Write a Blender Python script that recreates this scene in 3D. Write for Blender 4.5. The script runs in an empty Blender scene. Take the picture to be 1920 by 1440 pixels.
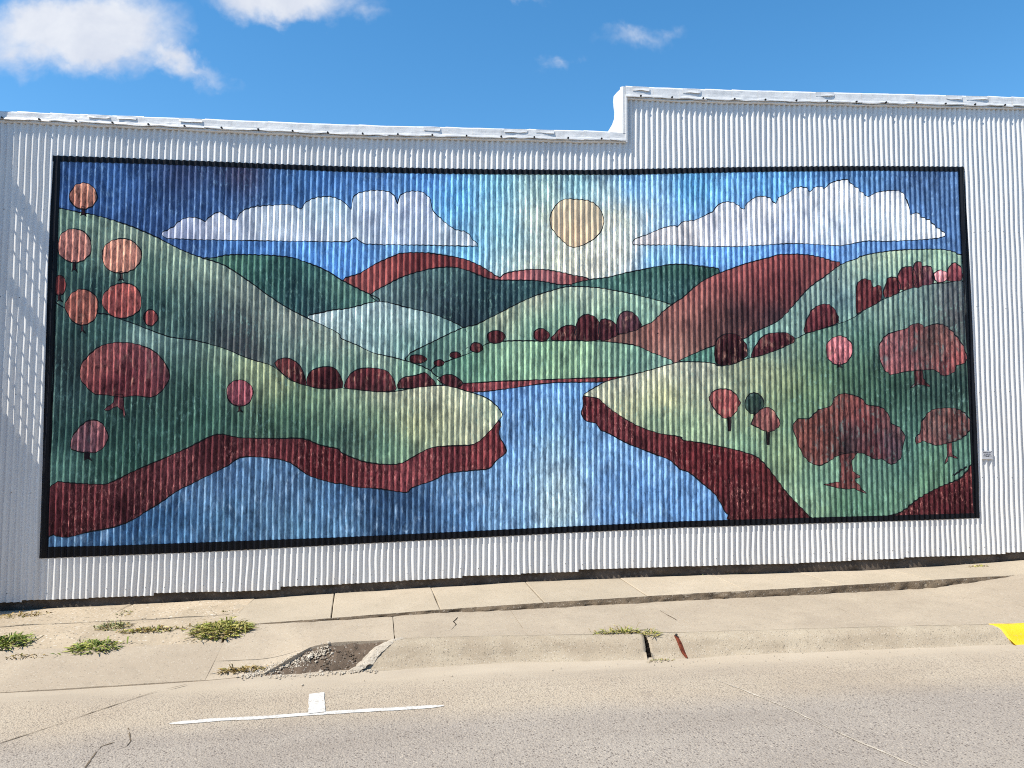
import bpy, bmesh, math, random
import numpy as np
from mathutils import Matrix, Vector

random.seed(7)
rng = np.random.default_rng(7)
scene = bpy.context.scene
COL = scene.collection

# ------------------------------------------------------------------ camera
F = 1443.0                                   # focal length in photo pixels (1920 wide)
PSI, PIT, ROLL = math.radians(6.4), math.radians(3.53), math.radians(0.24)
D, EYE = 9.2, 2.0                            # metres from the wall, metres above datum
fw = np.array([math.sin(PSI) * math.cos(PIT), math.cos(PSI) * math.cos(PIT), math.sin(PIT)])
r0 = np.array([math.cos(PSI), -math.sin(PSI), 0.0])
u0 = np.cross(r0, fw)
rt = r0 * math.cos(ROLL) + u0 * math.sin(ROLL)
up = -r0 * math.sin(ROLL) + u0 * math.cos(ROLL)
cam = bpy.data.cameras.new('camera')
cam.sensor_fit = 'HORIZONTAL'; cam.sensor_width = 36.0; cam.lens = 36.0 * F / 1920.0
cam.clip_end = 2000.0
camo = bpy.data.objects.new('camera', cam); COL.objects.link(camo)
camo.matrix_world = Matrix(((rt[0], up[0], -fw[0], 0), (rt[1], up[1], -fw[1], -D), (rt[2], up[2], -fw[2], EYE), (0, 0, 0, 1)))
scene.camera = camo

# ------------------------------------------------------------------ sun, sky, exposure
SA, SB, SC = 1.0, 0.43, 1.52                 # the sunlight travels right, into the wall, down
sun_el = math.atan2(SC, math.hypot(SA, SB))
sun = bpy.data.lights.new('sun', 'SUN'); sun.energy = 5.0; sun.angle = math.radians(0.5); sun.color = (1.0, 0.94, 0.83)
suno = bpy.data.objects.new('sun', sun); COL.objects.link(suno)
suno.location = (-20, -10, 30)
suno.rotation_euler = Vector((SA, SB, -SC)).to_track_quat('-Z', 'Y').to_euler()
SKY_STRENGTH = 0.15
scene.view_settings.view_transform = 'Standard'
scene.view_settings.look = 'None'
scene.view_settings.exposure = 0.38
scene.view_settings.gamma = 1.0
scene.view_settings.use_curve_mapping = False
scene.cycles.use_denoising = False
scene.cycles.pixel_filter_type = 'BLACKMAN_HARRIS'; scene.cycles.filter_width = 1.05
scene.cycles.max_bounces = 6; scene.cycles.diffuse_bounces = 3; scene.cycles.caustics_reflective = False; scene.cycles.caustics_refractive = False

world = bpy.data.worlds.new('World'); scene.world = world; world.use_nodes = True
wt = world.node_tree; wt.nodes.clear()


class NT:
    """small helper to write node trees"""
    def __init__(self, tree): self.t = tree
    def n(self, typ, **kw):
        nd = self.t.nodes.new(typ)
        for k, v in kw.items():
            if k.startswith('i_'):
                key = k[2:]
                nd.inputs[int(key) if key.isdigit() else key.replace('_', ' ')].default_value = v
            else: setattr(nd, k, v)
        return nd
    def l(self, a, b): self.t.links.new(a, b)
    def math(self, op, a, b=None, c=None, clamp=False):
        nd = self.t.nodes.new('ShaderNodeMath'); nd.operation = op; nd.use_clamp = clamp
        for i, x in enumerate((a, b, c)):
            if x is None: continue
            if isinstance(x, (int, float)): nd.inputs[i].default_value = x
            else: self.l(x, nd.inputs[i])
        return nd.outputs[0]
    def ramp(self, x, a, b, smooth=True):
        nd = self.t.nodes.new('ShaderNodeMapRange'); nd.interpolation_type = 'SMOOTHSTEP' if smooth else 'LINEAR'
        self.l(x, nd.inputs[0]); nd.inputs[1].default_value = a; nd.inputs[2].default_value = b
        return nd.outputs[0]
    def mix(self, f, a, b, blend='MIX'):
        nd = self.t.nodes.new('ShaderNodeMix'); nd.data_type = 'RGBA'; nd.blend_type = blend
        for x, s in ((f, nd.inputs[0]), (a, nd.inputs[6]), (b, nd.inputs[7])):
            if isinstance(x, (int, float)): s.default_value = x
            elif isinstance(x, tuple): s.default_value = (x + (1.0,))[:4]
            else: self.l(x, s)
        return nd.outputs[2]
    def noise(self, vec, scale, detail=3, rough=0.55, dist=0.0, out=0):
        nd = self.t.nodes.new('ShaderNodeTexNoise')
        nd.inputs['Scale'].default_value = scale; nd.inputs['Detail'].default_value = detail
        nd.inputs['Roughness'].default_value = rough; nd.inputs['Distortion'].default_value = dist
        if vec is not None: self.l(vec, nd.inputs['Vector'])
        return nd.outputs[out]
    def mapping(self, vec, scale=(1, 1, 1), loc=(0, 0, 0)):
        nd = self.t.nodes.new('ShaderNodeMapping'); self.l(vec, nd.inputs[0])
        nd.inputs['Scale'].default_value = scale; nd.inputs['Location'].default_value = loc
        return nd.outputs[0]


def cloud_dir(px, py):
    d = fw + rt * ((px - 960) / F) - up * ((py - 720) / F)
    return d[0] / d[1], d[2] / d[1]

W = NT(wt)
sky = W.n('ShaderNodeTexSky'); sky.sky_type = 'NISHITA'; sky.sun_disc = False
sky.sun_elevation = sun_el; sky.sun_rotation = math.atan2(-SA, -SB)
sky.altitude = 300; sky.air_density = 1.0; sky.dust_density = 0.35; sky.ozone_density = 2.2
hs = W.n('ShaderNodeHueSaturation'); hs.inputs['Hue'].default_value = 0.493; hs.inputs['Saturation'].default_value = 1.30; hs.inputs['Value'].default_value = 1.08
W.l(sky.outputs[0], hs.inputs['Color'])
tc = W.n('ShaderNodeTexCoord'); dirv = tc.outputs['Generated']
sx = W.n('ShaderNodeSeparateXYZ'); W.l(dirv, sx.inputs[0])
ysafe = W.math('MAXIMUM', sx.outputs[1], 0.05)
gx = W.math('DIVIDE', sx.outputs[0], ysafe); gz = W.math('DIVIDE', sx.outputs[2], ysafe)
gv = W.n('ShaderNodeCombineXYZ'); W.l(gx, gv.inputs[0]); W.l(gz, gv.inputs[1])
wob = W.noise(gv.outputs[0], 7.0, 5, 0.6, 0.3, out=1)
wob2 = W.noise(gv.outputs[0], 26.0, 4, 0.6, 0.2, out=1)
ws1 = W.n('ShaderNodeSeparateXYZ'); W.l(wob, ws1.inputs[0])
ws2 = W.n('ShaderNodeSeparateXYZ'); W.l(wob2, ws2.inputs[0])
wx = W.math('ADD', gx, W.math('ADD', W.math('MULTIPLY', W.math('SUBTRACT', ws1.outputs[0], 0.5), 0.11), W.math('MULTIPLY', W.math('SUBTRACT', ws2.outputs[0], 0.5), 0.06)))
wz = W.math('ADD', gz, W.math('ADD', W.math('MULTIPLY', W.math('SUBTRACT', ws1.outputs[1], 0.5), 0.07), W.math('MULTIPLY', W.math('SUBTRACT', ws2.outputs[1], 0.5), 0.05)))
fib = W.noise(gv.outputs[0], 13.0, 5, 0.55, 0.4)
# (photo centre, half sizes, tilt, strength) of each cloud as a direction on the sky
CL = [((150, 60), (215, 95), 0.10, 1.5), ((60, 100), (120, 62), 0.0, 0.9), ((315, 100), (125, 40), -0.30, 0.85), ((120, 128), (110, 34), 0.0, 0.6), ((372, 116), (100, 24), -0.34, 0.62), ((230, 60), (120, 60), 0.0, 0.9),
      ((540, -12), (180, 64), 0.0, 1.25), ((690, 20), (60, 30), 0.0, 0.4),
      ((1185, 58), (80, 28), 0.25, 0.36), ((1240, 50), (38, 20), 0.0, 0.32), ((1055, 113), (48, 20), 0.15, 0.36), ((975, -8), (70, 16), 0.0, 0.4)]
dens = None
for (c, s, tl, st) in CL:
    cx, cz = cloud_dir(*c)
    ax, az = s[0] / F, s[1] / F
    dx = W.math('SUBTRACT', wx, cx); dz = W.math('SUBTRACT', wz, cz)
    ex = W.math('DIVIDE', W.math('ADD', W.math('MULTIPLY', dx, math.cos(tl)), W.math('MULTIPLY', dz, math.sin(tl))), ax)
    ez = W.math('DIVIDE', W.math('SUBTRACT', W.math('MULTIPLY', dz, math.cos(tl)), W.math('MULTIPLY', dx, math.sin(tl))), az)
    r2 = W.math('ADD', W.math('MULTIPLY', ex, ex), W.math('MULTIPLY', ez, ez))
    m = W.math('MULTIPLY', W.math('SUBTRACT', 1.0, W.math('SQRT', r2)), st)
    dens = m if dens is None else W.math('MAXIMUM', dens, m)
dens = W.math('MAXIMUM', dens, 0.0)
dn = W.math('MULTIPLY', dens, W.math('ADD', 0.35, W.math('MULTIPLY', fib, 1.5)))
front = W.ramp(sx.outputs[1], 0.25, 0.4)
camask = W.math('MULTIPLY', W.ramp(dn, 0.0, 1.0), front)
# the same kind of fair-weather clouds goes on round the rest of the sky
zs = W.math('ADD', W.math('MAXIMUM', sx.outputs[2], 0.0), 0.18)
rv = W.n('ShaderNodeCombineXYZ'); W.l(W.math('DIVIDE', sx.outputs[0], zs), rv.inputs[0]); W.l(W.math('DIVIDE', sx.outputs[1], zs), rv.inputs[1])
gen = W.noise(rv.outputs[0], 1.1, 6, 0.58, 0.3)
gm = W.math('MULTIPLY', W.math('MULTIPLY', W.ramp(gen, 0.64, 0.80), W.math('SUBTRACT', 1.0, W.ramp(sx.outputs[1], 0.0, 0.3))), W.ramp(sx.outputs[2], 0.02, 0.2))
cmask = W.math('MAXIMUM', camask, gm)
cshade = W.noise(gv.outputs[0], 9.0, 5, 0.6, 0.2)
ccol = W.mix(W.ramp(cshade, 0.3, 0.7), (3.7, 3.9, 4.4), (4.7, 4.8, 5.0))
skyc = W.mix(W.math('MULTIPLY', cmask, 0.93), hs.outputs[0], ccol)
bg = W.n('ShaderNodeBackground'); bg.inputs[1].default_value = SKY_STRENGTH
W.l(skyc, bg.inputs[0])
wo = W.n('ShaderNodeOutputWorld'); W.l(bg.outputs[0], wo.inputs[0])

# ------------------------------------------------------------------ survey helpers
# Traced outlines are kept as photograph pixels and turned once into metres on the flat wall plane.
def ray(px, py): return fw + rt * ((px - 960) / F) - up * ((py - 720) / F)
def wall(px, py):
    d = ray(px, py); t = D / d[1]
    return float(d[0] * t), float(EYE + d[2] * t)
def wallp(pts): return np.array([wall(*p) for p in pts])
ORG = {1: (0, 0), 2: (640, 0), 3: (1280, 0), 4: (0, 480), 5: (640, 480), 6: (1280, 480), 7: (0, 960), 8: (640, 960), 9: (1280, 960)}
def T(k, s):
    """traced points of survey tile k (3x enlarged): 'x,y x,y ...' -> photo pixels"""
    ox, oy = ORG[k]
    return [(ox + float(a.split(',')[0]) / 3.0, oy + float(a.split(',')[1]) / 3.0) for a in s.split()]
def lin(c):
    c = np.asarray(c, float) / 255.0
    return np.where(c <= 0.04045, c / 12.92, ((c + 0.055) / 1.055) ** 2.4)

def vnoise(x, y, seed, n=64):
    """smooth 2-D value noise, period n, about -1..1"""
    g = np.random.default_rng(seed).uniform(-1, 1, (n, n))
    x = np.asarray(x, float); y = np.asarray(y, float)
    xi = np.floor(x).astype(int); yi = np.floor(y).astype(int)
    fx = x - xi; fy = y - yi
    fx = fx * fx * fx * (fx * (fx * 6 - 15) + 10); fy = fy * fy * fy * (fy * (fy * 6 - 15) + 10)
    a = g[xi % n, yi % n]; b = g[(xi + 1) % n, yi % n]; c = g[xi % n, (yi + 1) % n]; d = g[(xi + 1) % n, (yi + 1) % n]
    return (a * (1 - fx) + b * fx) * (1 - fy) + (c * (1 - fx) + d * fx) * fy
def fbm(x, y, seed, o=3):
    return sum(vnoise(x * 2 ** i, y * 2 ** i, seed + i) / 2 ** i for i in range(o))

# ------------------------------------------------------------------ object helpers
def link(o, parent=None):
    COL.objects.link(o)
    if parent is not None:
        o.parent = parent
        o.matrix_parent_inverse = Matrix.Translation(parent.location).inverted()
    return o
def tag(o, label=None, cat=None, group=None, kind=None):
    if label: o['label'] = label
    if cat: o['category'] = cat
    if group: o['group'] = group
    if kind: o['kind'] = kind
    return o
def empty(name, loc):
    o = bpy.data.objects.new(name, None); o.location = loc; o.empty_display_size = 0.2
    COL.objects.link(o); return o
def np_mesh(name, V, Q, mats, parent=None, midx=None, col=None, smooth=True, attr=None):
    """object from numpy vertices and quads/tris (tris repeat the last index)"""
    V = np.asarray(V, np.float32); Q = np.asarray(Q, np.int64)
    me = bpy.data.meshes.new(name)
    if Q.shape[1] == 4:
        tri = Q[:, 2] == Q[:, 3]
        tot = np.where(tri, 3, 4).astype(np.int32)
        keep = np.ones(Q.shape, bool); keep[tri, 3] = False
        idx = Q[keep].astype(np.int32)
    else:
        tot = np.full(len(Q), 3, np.int32); idx = Q.reshape(-1).astype(np.int32)
    st = np.concatenate(([0], np.cumsum(tot)[:-1])).astype(np.int32)
    me.vertices.add(len(V)); me.vertices.foreach_set('co', V.reshape(-1))
    me.loops.add(len(idx)); me.loops.foreach_set('vertex_index', idx)
    me.polygons.add(len(tot)); me.polygons.foreach_set('loop_start', st); me.polygons.foreach_set('loop_total', tot)
    if midx is not None: me.polygons.foreach_set('material_index', np.asarray(midx, np.int32))
    me.update(calc_edges=True); me.validate()
    me.polygons.foreach_set('use_smooth', np.full(len(me.polygons), smooth, bool))
    if col is not None and len(me.vertices) == len(V):
        a = me.color_attributes.new('paint', 'FLOAT_COLOR', 'POINT')
        a.data.foreach_set('color', np.concatenate([col, np.ones((len(col), 1))], 1).astype(np.float32).reshape(-1) if col.shape[1] == 3 else col.astype(np.float32).reshape(-1))
    for m in (mats if isinstance(mats, (list, tuple)) else [mats]): me.materials.append(m)
    return link(bpy.data.objects.new(name, me), parent)
def grid_faces(nx, ny, off=0):
    i, j = np.meshgrid(np.arange(nx - 1), np.arange(ny - 1), indexing='ij')
    a = (i * ny + j).reshape(-1) + off
    return np.stack([a, a + ny, a + ny + 1, a + 1], 1)
def bm_obj(name, bm, mat, parent=None, smooth=False):
    me = bpy.data.meshes.new(name); bmesh.ops.recalc_face_normals(bm, faces=bm.faces); bm.to_mesh(me); bm.free()
    for p in me.polygons: p.use_smooth = smooth
    for m in (mat if isinstance(mat, (list, tuple)) else [mat]): me.materials.append(m)
    return link(bpy.data.objects.new(name, me), parent)
def add_box(bm, lo, hi):
    v = [bm.verts.new((x, y, z)) for x in (lo[0], hi[0]) for y in (lo[1], hi[1]) for z in (lo[2], hi[2])]
    for f in ((0, 1, 3, 2), (4, 6, 7, 5), (0, 4, 5, 1), (2, 3, 7, 6), (0, 2, 6, 4), (1, 5, 7, 3)): bm.faces.new([v[i] for i in f])
    return v
def add_tube(bm, a, b, r, n=8):
    a = Vector(a); b = Vector(b); d = (b - a).normalized()
    p = d.orthogonal().normalized(); q = d.cross(p)
    ra = [bm.verts.new(a + (p * math.cos(t) + q * math.sin(t)) * r) for t in [2 * math.pi * i / n for i in range(n)]]
    rb = [bm.verts.new(b + (p * math.cos(t) + q * math.sin(t)) * r) for t in [2 * math.pi * i / n for i in range(n)]]
    for i in range(n): bm.faces.new((ra[i], ra[(i + 1) % n], rb[(i + 1) % n], rb[i]))
    bm.faces.new(ra[::-1]); bm.faces.new(rb)

# ------------------------------------------------------------------ materials
def new_mat(name):
    m = bpy.data.materials.new(name); m.use_nodes = True
    t = m.node_tree; t.nodes.clear(); N = NT(t)
    b = N.n('ShaderNodeBsdfPrincipled'); o = N.n('ShaderNodeOutputMaterial'); N.l(b.outputs[0], o.inputs[0])
    tc = N.n('ShaderNodeTexCoord')
    return m, N, b, tc.outputs['Object']
def bump(N, b, h, strength, dist):
    bp = N.n('ShaderNodeBump'); bp.inputs['Strength'].default_value = strength; bp.inputs['Distance'].default_value = dist
    N.l(h, bp.inputs['Height']); N.l(bp.outputs[0], b.inputs['Normal'])
def simple(name, col, rough=0.6, var=0.15, scale=8.0, spec=0.4, bmp=0.0, bscale=60.0):
    m, N, b, co = new_mat(name)
    n = N.noise(co, scale, 4, 0.6)
    c2 = tuple(max(0, x * (1 - 2 * var)) for x in col)
    N.l(N.mix(N.ramp(n, 0.3, 0.75), tuple(col), c2), b.inputs['Base Color'])
    b.inputs['Roughness'].default_value = rough; b.inputs['Specular IOR Level'].default_value = spec
    if bmp: bump(N, b, N.noise(co, bscale, 4, 0.6), bmp, 0.01)
    return m

def concrete(name, col, alt, pit=(0.10, 0.085, 0.065), sc=55.0, pits=0.5, pale=0.35, bstr=0.35, big=1.3):
    """weathered concrete: cloudy tone, pale and dark aggregate grains, pits"""
    m, N, b, co = new_mat(name)
    c = N.mix(N.ramp(N.noise(co, big, 5, 0.6, 0.4), 0.32, 0.68), col, alt)
    c = N.mix(N.math('MULTIPLY', N.ramp(N.noise(co, big * 7, 4, 0.65), 0.5, 0.8), 0.35), c, tuple(x * 0.72 for x in alt))
    vo = N.n('ShaderNodeTexVoronoi'); vo.inputs['Scale'].default_value = sc; N.l(co, vo.inputs['Vector'])
    sep = N.n('ShaderNodeSeparateColor'); N.l(vo.outputs['Color'], sep.inputs[0])
    near = N.ramp(vo.outputs['Distance'], 0.5, 0.28)
    dk = N.math('MULTIPLY', N.math('MULTIPLY', near, N.ramp(sep.outputs[0], 0.80, 0.92)), pits)
    lt = N.math('MULTIPLY', N.math('MULTIPLY', near, N.ramp(sep.outputs[1], 0.70, 0.92)), pale)
    c = N.mix(lt, c, (0.72, 0.68, 0.60)); c = N.mix(dk, c, pit)
    fine = N.noise(co, sc * 3.2, 3, 0.7)
    c = N.mix(N.math('MULTIPLY', N.ramp(fine, 0.58, 0.75), 0.25 * (pits + pale)), c, pit)
    oi = N.n('ShaderNodeObjectInfo'); c = N.mix(N.math('MULTIPLY', oi.outputs['Random'], 0.26), c, tuple(x * 0.70 for x in alt))
    sta = N.ramp(N.noise(N.mapping(co, (1.0, 1.7, 1.0), (4, 2, 0)), 1.9, 6, 0.68, 0.9), 0.55, 0.75)
    c = N.mix(N.math('MULTIPLY', sta, 0.24), c, tuple(x * 0.55 for x in alt))
    N.l(c, b.inputs['Base Color']); b.inputs['Roughness'].default_value = 0.9; b.inputs['Specular IOR Level'].default_value = 0.25
    bump(N, b, N.math('SUBTRACT', N.math('ADD', N.math('MULTIPLY', fine, 0.6), N.noise(co, sc, 3, 0.6)), dk), bstr, 0.008)
    return m

M = {}
# white siding paint
m, N, b, co = new_mat('white_siding_paint')
d1 = N.noise(N.mapping(co, (9, 9, 0.7)), 1.0, 5, 0.65)
d2 = N.noise(co, 45.0, 3, 0.7)
c = N.mix(N.ramp(d1, 0.45, 0.8), (0.745, 0.74, 0.725), (0.63, 0.62, 0.605))
c = N.mix(N.math('MULTIPLY', N.ramp(d2, 0.66, 0.76), 0.35), c, (0.45, 0.44, 0.43))
oi = N.n('ShaderNodeObjectInfo'); c = N.mix(N.math('MULTIPLY', oi.outputs['Random'], 0.16), c, (0.50, 0.50, 0.51))
run = N.ramp(N.noise(N.mapping(co, (16, 16, 0.35)), 1.0, 4, 0.7), 0.64, 0.78)
c = N.mix(N.math('MULTIPLY', run, 0.30), c, (0.42, 0.38, 0.33))
N.l(c, b.inputs['Base Color']); b.inputs['Roughness'].default_value = 0.42; b.inputs['Specular IOR Level'].default_value = 0.45
bump(N, b, N.noise(co, 14.0, 3, 0.6), 0.12, 0.02)
M['white'] = m
# mural paint: colour from the hand-traced paint attribute, dry-brush dabs and streaks on top
def mural_paint(name, light, dark, amt, dscale, rough=0.45, tex=0.55):
    m, N, b, co = new_mat(name)
    at = N.n('ShaderNodeVertexColor'); at.layer_name = 'paint'
    base = at.outputs[0]
    flat = N.mapping(co, (1, 0.0, 1))
    hsv = N.n('ShaderNodeHueSaturation'); hsv.inputs['Saturation'].default_value = 0.86; N.l(base, hsv.inputs['Color']); base = hsv.outputs[0]
    st = N.noise(N.mapping(co, (6, 0.0, 2.2)), 1.0, 5, 0.65, 0.6)
    st2 = N.noise(N.mapping(co, (34, 0.0, 9)), 1.0, 4, 0.68, 0.8)
    c = N.mix(0.9, base, N.mix(N.ramp(st, 0.3, 0.7, False), (0.5, 0.5, 0.55), (1.6, 1.55, 1.5)), 'MULTIPLY')
    c = N.mix(tex, c, N.mix(N.ramp(st2, 0.32, 0.68, False), (0.3, 0.3, 0.32), (1.8, 1.75, 1.75)), 'MULTIPLY')
    big = N.noise(flat, 2.3, 4, 0.6, 0.5)
    w1 = N.ramp(big, 0.36, 0.62)
    brush = N.mapping(co, (1.5, 0.0, 0.5))
    dab = N.ramp(N.noise(brush, dscale, 4, 0.66, 0.6), 0.50, 0.72)
    c = N.mix(N.math('MULTIPLY', N.math('MULTIPLY', dab, w1), amt), c, light)
    dab2 = N.ramp(N.noise(N.mapping(brush, (0.9, 1, 1.1), (5, 0, 3)), dscale * 0.8, 4, 0.66, 0.7), 0.50, 0.74)
    c = N.mix(N.math('MULTIPLY', dab2, amt * 0.8), c, N.mix(0.75, c, dark))
    N.l(c, b.inputs['Base Color']); b.inputs['Roughness'].default_value = rough; b.inputs['Specular IOR Level'].default_value = 0.12
    bump(N, b, N.noise(flat, dscale * 1.6, 3, 0.6), 0.10, 0.004)
    return m
M['sky_paint'] = mural_paint('sky_paint', (0.42, 0.66, 0.92), (0.01, 0.03, 0.16), 0.50, 26.0)
M['cloud_paint'] = mural_paint('cloud_paint', (0.8, 0.82, 0.88), (0.30, 0.36, 0.50), 0.30, 20.0, tex=0.25)
M['sun_paint'] = mural_paint('sun_paint', (0.8, 0.68, 0.52), (0.5, 0.33, 0.2), 0.2, 16.0, tex=0.25)
M['grass_paint'] = mural_paint('grass_paint', (0.34, 0.60, 0.52), (0.012, 0.06, 0.045), 0.5, 24.0)
M['red_paint'] = mural_paint('red_paint', (0.50, 0.20, 0.17), (0.05, 0.006, 0.01), 0.35, 26.0)
M['bank_paint'] = mural_paint('bank_paint', (0.60, 0.24, 0.22), (0.02, 0.004, 0.008), 0.95, 30.0, tex=1.0)
M['water_paint'] = mural_paint('water_paint', (0.50, 0.72, 0.95), (0.012, 0.035, 0.13), 0.65, 9.0, tex=0.7)
M['tree_paint'] = mural_paint('tree_paint', (0.62, 0.34, 0.26), (0.04, 0.008, 0.016), 0.75, 13.0, tex=1.0)
M['mixed_paint'] = mural_paint('mixed_paint', (0.16, 0.24, 0.23), (0.02, 0.02, 0.028), 0.95, 12.0, tex=1.0)
M['line'] = simple('outline_paint', (0.008, 0.008, 0.011), 0.5, 0.2, 20, 0.2)
M['border'] = simple('black_border_paint', (0.004, 0.005, 0.009), 0.45, 0.2, 14, 0.2)
M['concrete'] = concrete('sidewalk_concrete', (0.478, 0.399, 0.297), (0.421, 0.350, 0.257), sc=70, pits=0.35, pale=0.2)
M['concrete_grey'] = concrete('apron_concrete', (0.449, 0.372, 0.277), (0.382, 0.313, 0.233), sc=60, pits=0.4, pale=0.25)
M['concrete_old'] = concrete('old_exposed_concrete', (0.497, 0.403, 0.289), (0.411, 0.331, 0.233), sc=42, pits=0.75, pale=0.6, bstr=0.6, big=2.0)
M['kerb'] = concrete('kerb_concrete', (0.47, 0.395, 0.29), (0.37, 0.30, 0.215), sc=85, pits=0.6, pale=0.4, bstr=0.6, big=2.6)
M['broken'] = concrete('broken_concrete', (0.55, 0.48, 0.385), (0.46, 0.395, 0.31), sc=60, pits=0.5, pale=0.6, bstr=0.7, big=5)
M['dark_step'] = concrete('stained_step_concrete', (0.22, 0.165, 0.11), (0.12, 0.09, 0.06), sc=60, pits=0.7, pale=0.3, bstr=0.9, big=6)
M['foundation'] = concrete('foundation_stone', (0.17, 0.135, 0.105), (0.075, 0.06, 0.048), sc=26, pits=0.6, pale=0.08, bstr=0.8, big=3.5)
M['dirt'] = concrete('pothole_dirt', (0.16, 0.115, 0.08), (0.10, 0.073, 0.052), sc=60, pits=0.6, pale=0.35, bstr=1.0, big=6)
M['soil'] = simple('joint_soil', (0.05, 0.042, 0.033), 0.95, 0.3, 12, 0.1)
M['nail'] = simple('dark_steel', (0.03, 0.028, 0.027), 0.6, 0.3, 40)
M['rust'] = simple('rusty_iron', (0.20, 0.045, 0.022), 0.85, 0.35, 30, 0.2, 0.6, 90)
M['black_hole'] = simple('crack_dirt', (0.018, 0.013, 0.010), 0.95, 0.3, 30, 0.1)
m, N, b, co = new_mat('white_road_paint')
wn = N.ramp(N.noise(co, 48, 4, 0.75, 0.4), 0.44, 0.60); wb = N.ramp(N.noise(co, 7, 4, 0.6), 0.35, 0.7)
c = N.mix(N.math('MULTIPLY', wn, N.math('ADD', 0.25, N.math('MULTIPLY', wb, 0.65))), (0.60, 0.585, 0.55), (0.36, 0.31, 0.25))
N.l(c, b.inputs['Base Color']); b.inputs['Roughness'].default_value = 0.85; bump(N, b, N.noise(co, 60, 3, 0.6), 0.5, 0.008)
M['white_line'] = m
m, N, b, co = new_mat('yellow_kerb_paint')
wn = N.ramp(N.noise(co, 40, 4, 0.75, 0.4), 0.58, 0.70)
c = N.mix(N.math('MULTIPLY', wn, 0.55), N.mix(N.noise(co, 6, 3, 0.6), (0.84, 0.52, 0.008), (0.74, 0.45, 0.010)), (0.42, 0.33, 0.2))
N.l(c, b.inputs['Base Color']); b.inputs['Roughness'].default_value = 0.6; bump(N, b, N.noise(co, 60, 3, 0.6), 0.5, 0.008)
M['yellow'] = m
M['plaque'] = simple('plaque_metal', (0.62, 0.62, 0.64), 0.45, 0.06, 20)
M['ink'] = simple('plaque_lettering', (0.10, 0.10, 0.12), 0.6, 0.1, 20)
M['roofing'] = simple('grey_roofing', (0.40, 0.40, 0.40), 0.9, 0.15, 3)
M['stucco'] = simple('neighbour_stucco', (0.42, 0.36, 0.30), 0.9, 0.1, 4, 0.2, 0.4, 40)
M['glass'] = simple('dark_glass', (0.03, 0.04, 0.05), 0.08, 0.1, 2, 0.6)
M['steel'] = simple('painted_stair_steel', (0.16, 0.17, 0.18), 0.55, 0.2, 10)

# road: smooth gutter strip, beige exposed aggregate, grey aggregate further out
m, N, b, co = new_mat('road_surface')
sp = N.n('ShaderNodeSeparateXYZ'); N.l(co, sp.inputs[0])
wv = N.math('ADD', N.math('MULTIPLY', sp.outputs[1], -1.0), N.math('MULTIPLY', N.math('SUBTRACT', N.noise(co, 1.6, 5, 0.6), 0.5), 0.30))
wl = N.math('SUBTRACT', wv, N.math('MULTIPLY', sp.outputs[0], 0.03))
agg = N.ramp(wl, 2.30, 2.75); grey = N.ramp(wl, 3.02, 3.55)
cg = N.mix(N.ramp(N.noise(co, 1.4, 5, 0.6), 0.3, 0.7), (0.45, 0.38, 0.29), (0.42, 0.35, 0.263))
ca = N.mix(N.ramp(N.noise(co, 1.1, 5, 0.6, 0.5), 0.3, 0.7), (0.43, 0.36, 0.272), (0.39, 0.32, 0.24))
cr = N.mix(N.ramp(N.noise(co, 0.9, 6, 0.62, 0.6), 0.3, 0.7), (0.35, 0.305, 0.255), (0.305, 0.263, 0.222))
c = N.mix(grey, N.mix(agg, cg, ca), cr)
def grains(sc, lo_p, hi_p, seedloc, rmin=0.46, rmax=0.26):
    vo = N.n('ShaderNodeTexVoronoi'); vo.inputs['Scale'].default_value = sc; N.l(N.mapping(co, (1, 1, 1), seedloc), vo.inputs['Vector'])
    se = N.n('ShaderNodeSeparateColor'); N.l(vo.outputs['Color'], se.inputs[0])
    nr = N.ramp(vo.outputs['Distance'], rmin, rmax)
    return N.math('MULTIPLY', nr, N.ramp(se.outputs[0], lo_p, hi_p)), N.math('MULTIPLY', nr, N.ramp(se.outputs[1], lo_p, hi_p)), vo.outputs['Distance']
d1, l1, v1 = grains(54.0, 0.62, 0.9, (0, 0, 0)); d2, l2, v2 = grains(88.0, 0.55, 0.85, (3, 7, 1))
amt = N.math('ADD', 0.12, N.math('MULTIPLY', agg, 0.88))
c = N.mix(N.math('MULTIPLY', N.math('MULTIPLY', l1, amt), 0.55), c, (0.55, 0.47, 0.37))
c = N.mix(N.math('MULTIPLY', N.math('MULTIPLY', l2, amt), 0.5), c, (0.52, 0.45, 0.36))
c = N.mix(N.math('MULTIPLY', N.math('MULTIPLY', d2, amt), 0.92), c, (0.13, 0.105, 0.085))
c = N.mix(N.math('MULTIPLY', N.math('MULTIPLY', d1, amt), N.math('ADD', 0.6, N.math('MULTIPLY', grey, 0.3))), c, (0.10, 0.08, 0.07))
stn = N.ramp(N.noise(N.mapping(co, (0.35, 1.6, 1)), 1.0, 5, 0.65, 0.4), 0.42, 0.72)
c = N.mix(N.math('MULTIPLY', stn, 0.30), c, (0.23, 0.19, 0.155))
oil = N.ramp(N.noise(co, 2.6, 4, 0.7, 0.8), 0.66, 0.78)
c = N.mix(N.math('MULTIPLY', oil, 0.35), c, (0.16, 0.13, 0.11))
N.l(c, b.inputs['Base Color']); b.inputs['Roughness'].default_value = 0.92; b.inputs['Specular IOR Level'].default_value = 0.25
bump(N, b, N.math('MULTIPLY', N.math('ADD', v1, v2), amt), 0.45, 0.012)
M['road'] = m
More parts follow.
